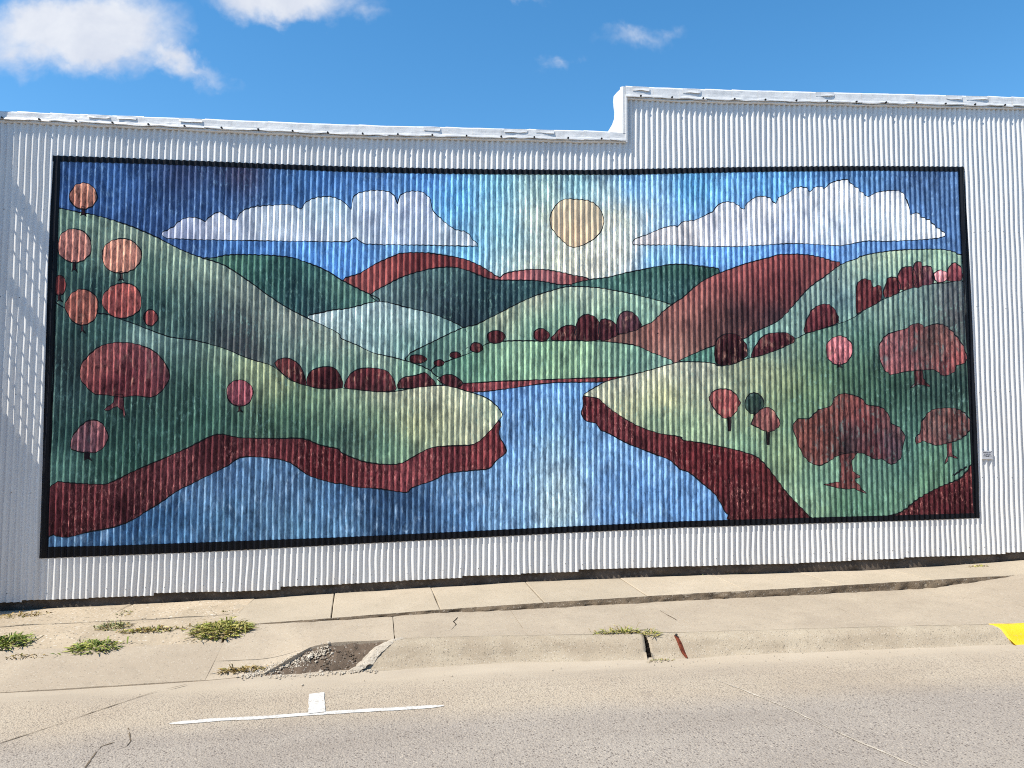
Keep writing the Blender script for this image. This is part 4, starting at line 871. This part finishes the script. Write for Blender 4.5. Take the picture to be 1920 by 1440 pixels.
def tree(pts, ctrl, trunk=None, tcol=(70, 25, 32), label=None, mat='tree_paint', level=8, smooth=2, line=0.010):
    o = figure('painted_tree', pts, level, mat, ctrl, line=line, smooth=smooth, label=label)
    if trunk is not None:
        cx, cy = np.array(trunk).mean(0)
        figure('painted_trunk', trunk, level - 0.5, mat, [(cx, cy) + tcol], line=0.008, smooth=1, parent=o)
    return o
def ball(cx, cy, rx, ry, top, bot, edge=None, th=0.0, seed=0, label=None, sk=12):
    e = edge or bot
    tr = None
    if th: tr = [(cx - 2.5, cy + ry - 4), (cx + 2.5, cy + ry - 4), (cx + 2, cy + ry + th * 0.5), (cx + 6, cy + ry + th * 0.9), (cx + 0.5, cy + ry + th * 0.65), (cx - 5, cy + ry + th * 0.85), (cx - 2, cy + ry + th * 0.5)]
    return tree(ell(cx, cy, rx, ry, 20, 0.025, seed), [(cx + rx * .3, cy - ry * .6) + top, (cx - rx * .2, cy + ry * .7) + bot, (cx - rx * .8, cy) + e, (cx + rx * .2, cy) + top, (cx + rx * 0.8, cy + ry * .3) + e], tr, label=label)
ball(157, 368, 26, 24, (190, 130, 85), (125, 55, 42), (160, 95, 65), 16, 1)
ball(140, 461, 32, 32, (195, 130, 100), (175, 105, 82), (150, 80, 62), 20, 2)
ball(228, 480, 37, 33, (205, 145, 100), (180, 120, 75), (170, 95, 75), 16, 3)
ball(112, 535, 13, 19, (150, 50, 40), (90, 25, 25), None, 14, 4)
ball(155, 576, 31, 33, (185, 105, 65), (150, 85, 50), (125, 45, 38), 18, 5)
ball(283, 596, 13, 15, (165, 60, 48), (120, 40, 38), None, 0, 7)
ball(230, 564, 37, 33, (190, 85, 60), (140, 45, 38), (165, 75, 55), 0, 6)
tree(T(4, '450,680 460,610 500,560 560,510 640,488 740,490 830,515 890,555 935,610 955,670 940,720 900,770 850,795 760,785 690,795 600,780 540,780 490,740'),
     [(170, 680, 160, 85, 68), (210, 660, 150, 70, 62), (240, 650, 130, 60, 65), (200, 720, 110, 28, 38), (240, 700, 120, 40, 50), (280, 720, 125, 45, 52), (300, 680, 130, 70, 75), (220, 735, 95, 28, 40), (310, 700, 115, 60, 65)],
     T(4, '650,780 690,780 697,830 708,890 700,912 688,870 660,845 610,870 585,865 640,825'), (115, 50, 58))
tree(T(4, '400,1040 430,985 480,935 530,922 575,940 605,990 605,1040 580,1080 540,1105 470,1105 405,1085'), [(145, 830, 150, 85, 82), (180, 800, 180, 100, 90), (165, 820, 70, 85, 105), (160, 840, 60, 75, 95), (190, 830, 160, 55, 50), (145, 845, 120, 60, 62), (185, 850, 100, 55, 60)], T(4, '480,1100 510,1100 505,1130 520,1150 495,1140 475,1150'), (40, 25, 35), mat='mixed_paint')
ball(450, 737, 25, 25, (165, 80, 92), (120, 45, 58), (140, 62, 72), 13, 9)
ball(1573, 657, 25, 27, (190, 105, 108), (135, 55, 65), (165, 80, 85), 6, 10)
tree(T(6, '1105,540 1110,490 1150,440 1250,410 1290,385 1330,380 1360,400 1400,385 1460,385 1510,420 1560,480 1595,550 1590,600 1540,615 1530,650 1470,675 1430,650 1400,640 1250,650 1170,668 1120,620'),
     [(1660, 650, 145, 80, 82), (1690, 640, 130, 80, 82), (1715, 620, 130, 45, 45), (1735, 650, 40, 75, 70), (1745, 620, 50, 60, 60), (1760, 640, 135, 85, 68), (1780, 650, 115, 65, 60), (1800, 670, 150, 50, 48), (1670, 690, 150, 78, 80), (1770, 690, 120, 50, 52), (1710, 680, 100, 50, 55)],
     T(6, '1298,640 1347,640 1350,690 1392,737 1330,722 1280,742 1300,715'), (85, 35, 38), mat='mixed_paint')
tree(T(6, '620,950 650,915 710,915 760,865 830,845 850,800 890,775 940,778 1000,800 1040,840 1100,845 1150,880 1170,940 1220,965 1245,1010 1240,1060 1220,1140 1170,1175 1120,1140 1080,1145 1010,1110 900,1112 850,1135 770,1180 700,1150 660,1090 630,1010'),
     [(1500, 810, 110, 62, 48), (1520, 840, 125, 62, 50), (1540, 800, 120, 60, 45), (1560, 830, 85, 50, 42), (1580, 760, 120, 70, 52), (1600, 770, 135, 52, 48), (1600, 810, 40, 60, 72), (1590, 840, 35, 50, 55), (1625, 790, 130, 45, 42), (1650, 800, 90, 55, 55), (1660, 830, 45, 55, 72), (1640, 845, 120, 35, 35), (1680, 840, 60, 60, 75), (1530, 860, 120, 65, 55), (1690, 820, 110, 75, 70)],
     T(6, '870,1105 985,1100 950,1150 955,1210 1000,1243 962,1255 1000,1300 1032,1337 960,1307 920,1312 860,1302 788,1285 880,1270 890,1200 885,1140'), (105, 52, 48), mat='mixed_paint')
tree(T(6, '1310,1060 1305,1020 1330,1000 1340,940 1380,880 1420,860 1520,855 1580,880 1612,920 1614,980 1560,1030 1500,1050 1420,1065 1350,1040'),
     [(1725, 825, 130, 55, 55), (1740, 800, 115, 70, 60), (1757, 805, 50, 85, 85), (1775, 790, 125, 65, 50), (1800, 795, 105, 60, 55), (1770, 820, 110, 60, 60), (1810, 810, 80, 60, 58)], T(6, '1478,1045 1508,1045 1512,1110 1548,1142 1500,1127 1474,1172 1485,1100'), (105, 55, 55), mat='mixed_paint')
tree(T(6, '145,795 180,755 240,748 290,770 325,825 310,850 290,890 240,915 190,880 160,830'), [(1345, 745, 145, 75, 68), (1365, 755, 130, 50, 48), (1375, 770, 150, 55, 50), (1350, 775, 130, 60, 55)], T(6, '250,905 270,905 267,985 257,985'), (35, 20, 25))
tree(T(6, '350,830 360,790 400,768 440,790 455,840 430,870 400,890 360,870'), [(1405, 745, 45, 80, 68), (1420, 760, 30, 60, 50), (1410, 770, 55, 70, 60)], T(6, '395,880 408,880 407,930 398,930'), (20, 25, 22), mat='mixed_paint')
tree(T(6, '385,940 400,900 450,855 500,860 540,920 535,965 480,990 430,970 390,950'), [(1420, 790, 100, 72, 62), (1440, 780, 135, 68, 65), (1450, 795, 120, 60, 55), (1425, 800, 125, 65, 60)], T(6, '470,980 487,980 483,1062 473,1062'), (25, 18, 20), level=9)
# signature squiggle
figure('painted_signature', T(6, '1508,1236 1520,1222 1528,1230 1540,1210 1552,1215 1562,1195 1575,1200 1592,1180 1596,1188 1578,1208 1566,1204 1556,1222 1543,1219 1530,1238 1520,1232'), 9, 'line', [(1800, 880, 5, 5, 8)], line=0, smooth=1)
# black frame, painted last: four bands
Bm = 10
figure('painted_border', [(100, 292), (250, 297), (400, 303), (520, 308), (640, 312), (780, 315), (907, 317.5), (1100, 319), (1200, 317), (1280, 315.5), (1430, 313), (1580, 311.5), (1700, 312), (1808, 313), (1809, 323), (1797, 322), (1640, 320), (1450, 322), (1280, 325.5), (1180, 328), (907, 327), (760, 325), (640, 322), (480, 315.5), (300, 308), (113, 303), (99, 303)], Bm, 'border', [(900, 320, 3, 3, 5)], line=0, smooth=1)
figure('painted_border', [(73, 1047), (220, 1041), (400, 1034), (640, 1021), (850, 1010), (1060, 999), (1280, 989), (1500, 982), (1700, 976), (1837, 971), (1837, 961), (1823, 962), (1600, 968), (1280, 977), (1000, 990), (640, 1007), (400, 1016), (200, 1023), (92, 1025), (74, 1030)], Bm, 'border', [(900, 320, 3, 3, 5)], line=0, smooth=1)
figure('painted_border', [(100.5, 300), (114, 301), (111, 390), (107, 480), (101, 700), (93.5, 960), (92, 1028), (74, 1032), (77, 960), (84.5, 720), (92, 480), (96, 390)], Bm + 0.5, 'border', [(900, 320, 3, 3, 5)], line=0, smooth=1)
figure('painted_border', [(1796.5, 320), (1808, 317), (1812, 400), (1816, 480), (1826, 720), (1837, 965), (1823, 966), (1817, 800), (1811, 640), (1804, 480), (1799.5, 400)], Bm + 0.5, 'border', [(900, 320, 3, 3, 5)], line=0, smooth=1)

# ------------------------------------------------------------------ small plaque beside the mural
pc = wall(1849, 853)
pl = empty('wall_plaque', (pc[0], -0.03, pc[1]))
tag(pl, 'small pale plaque with three lines of lettering just right of the mural', 'plaque')
bm = bmesh.new(); add_box(bm, (pc[0] - 0.072, -0.022, pc[1] - 0.055), (pc[0] + 0.072, -0.014, pc[1] + 0.055))
bmesh.ops.bevel(bm, geom=list(bm.edges), offset=0.002, segments=1); bm_obj('plate', bm, M['plaque'], pl)
bm = bmesh.new(); r = random.Random(4)
for row, (zz, half) in enumerate(((0.032, 0.058), (0.012, 0.046), (-0.010, 0.056), (-0.017, 0.020))):
    x = -half
    while x < half:
        wl_ = r.uniform(0.006, 0.012); hgt = 0.0055 if row != 3 else 0.004
        add_box(bm, (pc[0] + x, -0.0232, pc[1] + zz - hgt), (pc[0] + x + wl_ * 0.75, -0.0218, pc[1] + zz + hgt * r.uniform(0.3, 1.0)))
        x += wl_ * r.choice((1.0, 1.0, 1.5))
bm_obj('lettering', bm, M['ink'], pl)
bm = bmesh.new()
for sx_ in (-1, 1): add_tube(bm, (pc[0] + sx_ * 0.06, -0.0205, pc[1] + 0.046), (pc[0] + sx_ * 0.06, -0.0245, pc[1] + 0.046), 0.004, 8)
bm_obj('screws', bm, M['nail'], pl)

# ------------------------------------------------------------------ broken kerb: dirt hole and rubble
uu = np.linspace(-1.42, -0.10, 70); wv_ = np.linspace(1.78, 2.20, 40)
Ug, Wg = np.meshgrid(uu, wv_, indexing='ij')
# bowl between the pavement edge and the gutter
e = ((Ug + 0.62) / 0.62) ** 2 + ((Wg - 2.0 - 0.10 * (Ug + 0.6)) / 0.17) ** 2
tw_ = np.clip((Wg - 1.83) / 0.27, 0, 1) ** 1.25
zt_ = (zmix(Ug, 1.83) - 0.012) * (1 - tw_) + (zroad(Ug, 2.1) - 0.004) * tw_
Zd = zt_ - 0.030 * np.clip(1.15 - e, 0, 1) + 0.012 * fbm(Ug * 14, Wg * 14, 91, 4) - 0.006 - 0.04 * np.clip((Ug + 0.36) / 0.3, 0, 1) - 0.05 * np.clip((Wg - 2.08) / 0.08, 0, 1)
np_mesh_d = np_mesh('dirt', np.stack([Ug, -Wg, Zd], -1).reshape(-1, 3), grid_faces(70, 40), M['dirt'])
tag(np_mesh_d, 'dark brown dirt filling the broken hole in the kerb', kind='stuff')
def surf_hole(u, w):
    tw_ = np.clip((w - 1.83) / 0.27, 0, 1) ** 1.25
    zt_ = (float(zmix(u, 1.83)) - 0.012) * (1 - tw_) + (float(zroad(u, 2.1))) * tw_
    e = ((u + 0.62) / 0.62) ** 2 + ((w - 2.0 - 0.10 * (u + 0.6)) / 0.17) ** 2
    return zt_ - 0.030 * np.clip(1.15 - e, 0, 1) - 0.012
def chunk(bm, x, y, z, s, r):
    g = bmesh.ops.create_icosphere(bm, subdivisions=1, radius=s)['verts']
    sc = Vector((r.uniform(0.7, 1.3), r.uniform(0.7, 1.3), r.uniform(0.45, 0.8)))
    for v in g: v.co = Vector((v.co.x * sc.x, v.co.y * sc.y, v.co.z * sc.z)) * r.uniform(0.8, 1.2) + Vector((x, y, z))
def rubble(name, n, region, mat, smin, smax, zf, seed, label):
    r = random.Random(seed); bm = bmesh.new(); k = 0
    while k < n:
        u, w = region(r)
        chunk(bm, u, -w, float(zf(u, w)) + 0.002, r.uniform(smin, smax) * (1 if r.random() > 0.1 else 1.8), r); k += 1
    return tag(bm_obj(name, bm, mat), label, kind='stuff')
def left_rim(r):
    t = r.random(); return -1.58 + 0.72 * t + r.gauss(0, 0.02), 2.07 - 0.20 * t + r.gauss(0, 0.034)
rubble('rubble', 640, left_rim, M['broken'], 0.003, 0.009, lambda u, w: (float(zmix(u, w)) if w < 1.83 or u < -1.4 else max(surf_hole(u, w) + 0.012, float(zmix(u, w)) if w < 1.83 + (-1.02 - u) * 0.68 else float(zroad(u, w)))), 5, 'pale crumbled concrete rubble left of the kerb hole')
def front_rim(r):
    return -1.35 + 0.95 * r.random(), 2.12 + r.gauss(0, 0.025)
rubble('rubble', 170, front_rim, M['broken'], 0.004, 0.012, lambda u, w: zroad(u, w), 6, 'small stones scattered in the gutter below the kerb hole')
def hole_stones(r):
    return r.gauss(-0.75, 0.2), r.gauss(1.98, 0.07)
rubble('gravel', 220, hole_stones, M['dirt'], 0.004, 0.012, surf_hole, 8, 'brown pebbles lying in the broken kerb hole')
def road_grit(r):
    return r.uniform(-3.5, 6.5), 2.30 + abs(r.gauss(0, 0.16)) + 0.03
rubble('gravel', 160, road_grit, M['broken'], 0.002, 0.006, zr, 9, 'scattered grit lying along the gutter')
# the broken pale lip along the kerb end
uu = np.linspace(0, 1, 40); tt = np.linspace(0, 1, 7)
Sg, Tg = np.meshgrid(uu, tt, indexing='ij')
Ul = -0.22 - 0.42 * Sg - 0.09 + 0.17 * Tg + 0.016 * fbm(Sg * 12, Tg * 2, 93); Wl = 1.80 + 0.31 * Sg + 0.02 * Tg
Zl = zlow(-0.2, 1.8) + np.interp(Sg * 0.31, [p[0] for p in KP], [p[1] for p in KP]) + 0.012 * np.sin(Tg * math.pi) - 0.045 * (1 - Tg) ** 2 + 0.008 * fbm(Sg * 16, Tg * 3, 94) - 0.014 * Sg
np_mesh('broken_edge', np.stack([Ul, -Wl, Zl], -1).reshape(-1, 3), grid_faces(40, 7)[:, ::-1], M['broken'], kerb, smooth=False)
# larger lumps of broken concrete, each a thing
for i, (u, w, s, lab) in enumerate([(-1.02, 1.90, 0.034, 'largest pale lump of broken concrete at the left rim of the kerb hole'), (-0.90, 2.06, 0.024, 'rounded pale concrete lump in the gutter mouth of the kerb hole'), (-0.47, 2.08, 0.026, 'tan concrete lump beside the white broken end of the kerb'), (-1.12, 1.99, 0.022, 'flat concrete fragment lying between dry weeds and the kerb hole')]):
    r = random.Random(40 + i); bm = bmesh.new(); chunk(bm, 0, 0, 0, s, r)
    bmesh.ops.subdivide_edges(bm, edges=list(bm.edges), cuts=1, use_grid_fill=True)
    for v in bm.verts: v.co += Vector((r.uniform(-1, 1), r.uniform(-1, 1), r.uniform(-1, 1))) * s * 0.08
    o = bm_obj('concrete_lump', bm, M['broken']); o.location = (u, -w, max(surf_hole(u, w), float(zapron(u, w)) if u < -1 else -9) + s * 0.25); tag(o, lab, 'rubble', 'lumps of broken kerb')

# rusty iron plate let into the kerb face
pu, pw_ = gl(1277, 1216, lambda u, w: zlow(u, kback(u)) - 0.09)
ru = empty('iron_plate', (pu, -(float(kback(pu)) + 0.2), float(zlow(pu, kback(pu))) - 0.09))
tag(ru, 'narrow rust red iron plate set in the kerb face right of the open joint', 'iron plate')
bm = bmesh.new()
ks = np.linspace(0.085, 0.275, 12)
kz = np.interp(ks, [p[0] for p in KP], [p[1] for p in KP])
rows = []
for a_, z_ in zip(ks, kz):
    t = (a_ - 0.085) / 0.19; hw = 0.018 * math.sin(math.pi * min(1, 0.10 + t * 0.86)) ** 0.6
    uc = pu + 0.010 + 0.05 * (t - 0.5); wq = float(kback(uc)) + a_; zq = float(zlow(uc, kback(uc))) + z_
    rows.append([(uc - hw, -wq - 0.002, zq - 0.002), (uc - hw, -wq - 0.008, zq + 0.008), (uc - hw * 0.3, -wq - 0.012, zq + 0.013), (uc + hw * 0.4, -wq - 0.010, zq + 0.010), (uc + hw, -wq - 0.008, zq + 0.007), (uc + hw, -wq - 0.002, zq - 0.002)])
quadstrip(bm, rows)
bm_obj('plate', bm, M['rust'], ru, smooth=False)
bm = bmesh.new(); a_ = 0.105; uc = pu - 0.010
add_tube(bm, (uc, -(float(kback(uc)) + a_), float(zlow(uc, kback(uc))) - 0.004), (uc, -(float(kback(uc)) + a_ + 0.012), float(zlow(uc, kback(uc))) + 0.012), 0.012, 8)
bm_obj('bolt', bm, M['nail'], ru, smooth=True)

# ------------------------------------------------------------------ weeds
def weed(name, px, py, zf, rx, rw, h, n, cols, seed, label, tall=0.15, dead=0.15, blade=0.006, group='weeds growing in the pavement cracks', stretch=None):
    r = np.random.default_rng(seed); n = int(n * 0.62)
    cu, cw = gl(px, py, zf)
    V, Q, C = [], [], []
    for k in range(n):
        a = r.uniform(0, 2 * math.pi); q = math.sqrt(r.random())
        u = cu + rx * q * math.cos(a); w = cw + rw * q * math.sin(a)
        if r.random() < 0.35 and rx > 0.12:      # a few runners that leave the clump
            u = cu + np.clip(r.normal(0, rx * 0.55), -rx * 1.2, rx * 1.2); w = cw + np.clip(r.normal(0, rw * 0.5), -rw, rw)
        hz = 0.72 * h * (1.15 - 0.75 * q) * r.uniform(0.35, 1.15)
        L = h * r.uniform(0.7, 1.8)
        da = a + r.normal(0, 0.9)
        if r.random() < tall: hz *= 1.8; L *= 0.8
        base = np.array([u, -w, float(zf(u, w)) - 0.004 + r.uniform(0, 0.3) * h * (1 - q)])
        tip = base + np.array([math.cos(da) * L, -math.sin(da) * L * 0.8, hz])
        mid = (base + tip) / 2 + np.array([0, 0, hz * 0.45])
        sd = np.cross(tip - base, (0, 0, 1)); sd = sd / max(np.linalg.norm(sd), 1e-6); tw = r.normal(0, 0.5); sd = sd * math.cos(tw) + np.array([0, 0, 1]) * math.sin(tw)
        wd = blade * r.uniform(0.6, 1.5)
        i = len(V)
        V += [base - sd * wd * 0.5, base + sd * wd * 0.5, mid + sd * wd, mid - sd * wd, tip]
        Q += [[i, i + 1, i + 2, i + 3], [i + 3, i + 2, i + 4, i + 4]]
        c = np.array(cols[r.integers(len(cols))]) * r.uniform(0.6, 1.35)
        if r.random() < dead: c = np.array((0.34, 0.25, 0.10)) * r.uniform(0.6, 1.2)
        C += [c * 0.8, c * 0.8, c, c, c * 1.15]
    o = np_mesh(name, np.array(V), np.array(Q), M['weed'], None, col=np.array(C), smooth=False)
    tag(o, label, 'weed', group)
    return o
G1 = [(0.22, 0.26, 0.045), (0.24, 0.29, 0.055), (0.11, 0.17, 0.03), (0.32, 0.32, 0.08)]
G2 = [(0.30, 0.31, 0.06), (0.38, 0.35, 0.09), (0.19, 0.22, 0.04), (0.44, 0.38, 0.12)]
G3 = [(0.36, 0.24, 0.07), (0.30, 0.22, 0.06), (0.22, 0.20, 0.05), (0.40, 0.26, 0.09)]
G4 = [(0.30, 0.30, 0.14), (0.38, 0.34, 0.16), (0.24, 0.26, 0.10)]
zleft = lambda u, w: np.minimum(zup(u, w), zapron(u, w))
weed('weed_clump', 14, 1207, zleft, 0.21, 0.13, 0.075, 520, G1, 1, 'bright green weed clump at the left edge of the pavement, nearest the street', dead=0.08)
weed('weed_clump', 40, 1157, zleft, 0.30, 0.11, 0.05, 420, G3, 2, 'rusty brown weed mat at the foot of the wall', dead=0.5)
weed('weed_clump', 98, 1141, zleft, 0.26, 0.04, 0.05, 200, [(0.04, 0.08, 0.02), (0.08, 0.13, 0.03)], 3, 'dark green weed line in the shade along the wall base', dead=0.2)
weed('weed_clump', 178, 1215, zleft, 0.23, 0.11, 0.060, 480, G1, 4, 'yellow green low weed clump beside the smooth apron edge', dead=0.1)
weed('weed_clump', 213, 1176, zleft, 0.14, 0.13, 0.055, 300, G4, 5, 'pale grey green weed tuft on the old slabs left of centre', dead=0.35)
weed('weed_clump', 236, 1152, zleft, 0.05, 0.20, 0.045, 140, G4, 6, 'thin weed line growing up a slab joint to the wall', dead=0.4)
weed('weed_clump', 288, 1182, zleft, 0.30, 0.05, 0.045, 360, G2 + G3, 7, 'long orange green weed strip between two clumps on the old slabs', dead=0.25)
weed('weed_clump', 415, 1183, zleft, 0.25, 0.17, 0.085, 900, G2, 8, 'largest yellow green weed clump where the stepped slabs begin', dead=0.12)
weed('weed_clump', 425, 1149, zleft, 0.07, 0.03, 0.035, 70, G2, 18, 'tiny weed sprig in the slab joint above the largest clump', dead=0.3)
weed('weed_clump', 452, 1257, zapron, 0.22, 0.035, 0.045, 260, G3, 9, 'dry straw coloured weeds in the gutter left of the kerb hole', dead=0.7)
weed('weed_clump', 38, 1232, zapron, 0.12, 0.04, 0.03, 90, G3, 10, 'sparse dry weed wisps below the leftmost green clump', dead=0.6)
weed('weed_clump', 75, 1231, zapron, 0.06, 0.03, 0.025, 40, G3, 19, 'single tiny dry sprig on the pavement left of the low clump', dead=0.6)
weed('weed_clump', 1165, 1186, zlow, 0.24, 0.05, 0.055, 330, G2, 11, 'wispy green grass tuft along the top of the kerb', dead=0.25, tall=0.3, blade=0.004)
weed('weed_clump', 1222, 1190, zlow, 0.07, 0.05, 0.05, 110, G2, 12, 'small grass sprig at the head of the open kerb joint', dead=0.2, tall=0.3, blade=0.004)
weed('weed_clump', 1238, 1238, zroad, 0.12, 0.03, 0.02, 90, G4, 13, 'faded flat weed in the gutter below the open kerb joint', dead=0.5, blade=0.004)
weed('weed_clump', 1832, 1062, zup, 0.13, 0.05, 0.025, 120, [(0.42, 0.38, 0.10), (0.34, 0.32, 0.08)], 14, 'yellow weed patch at the right foot of the wall', dead=0.3)
weed('weed_clump', 1330, 1077, zup, 0.9, 0.02, 0.018, 150, G4 + G2, 15, 'fine grass fringe along the dark wall base', dead=0.3, blade=0.003)

# ------------------------------------------------------------------ neighbours left of the frame that throw the barred shadow
nb = empty('neighbour_building', (-8.0, 0, float(z0(-8))))
tag(nb, 'plain stucco building standing left of the white metal building', 'building')
NX = -5.03
bm = bmesh.new(); add_box(bm, (-16.0, -0.15, -0.9), (NX, 12.0, 5.5)); bm_obj('wall', bm, M['stucco'], nb)
bm = bmesh.new(); add_box(bm, (-16.0, -0.148, 5.5), (NX - 0.002, 0.10, 6.3)); bm_obj('parapet', bm, M['stucco'], nb)
bm = bmesh.new(); add_box(bm, (-16.05, -0.17, 6.3), (NX + 0.001, 0.12, 6.36)); bm_obj('parapet_cap', bm, M['roofing'], nb)
for wx_ in (-14.2, -11.6, -9.0):
    for wz_ in (1.0, 4.6):
        bm = bmesh.new()
        for (a, b2) in (((wx_ - 0.05, -0.17, wz_ - 0.05), (wx_, -0.146, wz_ + 1.65)), ((wx_ + 1.1, -0.17, wz_ - 0.05), (wx_ + 1.15, -0.146, wz_ + 1.65)), ((wx_, -0.17, wz_ + 1.6), (wx_ + 1.1, -0.146, wz_ + 1.65)), ((wx_, -0.19, wz_ - 0.05), (wx_ + 1.1, -0.146, wz_))): add_box(bm, a, b2)
        fo = bm_obj('window', bm, M['white'], nb)
        bm = bmesh.new(); add_box(bm, (wx_, -0.158, wz_), (wx_ + 1.1, -0.148, wz_ + 1.6)); bm_obj('pane', bm, M['glass'], fo)
# steel stair cage on the neighbour's front: its side frame is square to the wall
DX = lambda w: w * SA / SB
DZ = lambda w: w * SC / SB
XF = -5.08
reach = wall(113, 600)[0] - XF
WF = reach / (SA / SB)
def zat(px, py):
    """height on the frame (w = w0) whose shadow lands at this wall point"""
    u, v = wall(px, py); w = (u - XF) / (SA / SB); return v + DZ(w)
z_top, z_rail = zat(50, 372), zat(50, 412)
zA, zB = zat(50, 560), zat(50, 592)
z_sol = zat(40, 818)
cage = empty('stair_cage', (XF - 0.5, -0.3, float(zroad(XF, 2.0))))
tag(cage, 'dark steel stair cage on the front of the stucco building', 'stair cage')
bm = bmesh.new(); add_box(bm, (XF - 0.03, -WF, z_rail), (XF + 0.0, -0.155, z_top)); bm_obj('top_rail', bm, M['steel'], cage)
bm = bmesh.new(); add_box(bm, (XF - 0.03, -WF, zA - (zB - zA) * 0), (XF + 0.0, -0.155, zA)) if False else add_box(bm, (XF - 0.03, -WF, zB), (XF + 0.0, -0.155, zA)); bm_obj('middle_rail', bm, M['steel'], cage)
bm = bmesh.new(); add_box(bm, (XF - 0.03, -WF, -0.4), (XF + 0.0, -0.155, z_sol)); bm_obj('side_panel', bm, M['steel'], cage)
zz = z_sol + 0.20; k = 0
while zz < z_rail - 0.08:
    if not (zB - 0.10 < zz < zA + 0.10):
        bm = bmesh.new(); add_box(bm, (XF - 0.022, -WF, zz), (XF - 0.010, -0.155, zz + 0.022)); bm_obj('bar', bm, M['steel'], cage)
    zz += 0.235; k += 1
for i in range(4):
    wq = 0.17 + (WF - 0.19) * i / 3.0
    bm = bmesh.new(); add_box(bm, (XF - 0.045, -wq - 0.006, z_sol), (XF - 0.0305, -wq + 0.002, z_top + 0.0)); bm_obj('post', bm, M['steel'], cage)
bm = bmesh.new(); add_box(bm, (XF - 1.2, -WF, -0.4), (XF - 0.031, -0.155, z_sol - 0.2)); bm_obj('stair_box', bm, M['steel'], cage)

# ------------------------------------------------------------------ the other side of the street, behind the camera
M['brick'] = simple('dark_red_brick', (0.20, 0.10, 0.075), 0.9, 0.2, 6, 0.2, 0.4, 30)
op = empty('brick_sky_blocker', (0, -24, float(z0(0)) - 0.4))  # unseen building, added to block low sky and deepen shade on the wall
tag(op, 'unseen brick building added across the street to block low sky', 'building')
bm = bmesh.new(); add_box(bm, (-30, -36, -2.0), (32, -24, 9.0)); bm_obj('wall', bm, M['brick'], op)
bm = bmesh.new(); add_box(bm, (-30.2, -36.2, 9.0), (32.2, -23.8, 9.3)); bm_obj('cornice', bm, M['stucco'], op)
for k in range(10):
    for zz, hh_ in ((0.6, 2.2), (5.0, 1.8)):
        x = -27 + k * 6
        bm = bmesh.new()
        for (a, b2) in (((x - 0.1, -24.0, zz - 0.1), (x, -23.9, zz + hh_ + 0.1)), ((x + 2.4, -24.0, zz - 0.1), (x + 2.5, -23.9, zz + hh_ + 0.1)), ((x, -24.0, zz + hh_), (x + 2.4, -23.9, zz + hh_ + 0.1)), ((x, -24.0, zz - 0.1), (x + 2.4, -23.88, zz))): add_box(bm, a, b2)
        fo = bm_obj('window', bm, M['white'], op)
        bm = bmesh.new(); add_box(bm, (x, -24.0, zz), (x + 2.4, -23.96, zz + hh_)); bm_obj('pane', bm, M['glass'], fo)
tag(slab('opposite_sidewalk', [(-30, 16.0), (32, 16.0), (32, 24.0), (-30, 24.0)], lambda u, w: z0(u) - 0.26 + 0 * w, M['concrete'], None, (40, 12), 99), kind='structure')
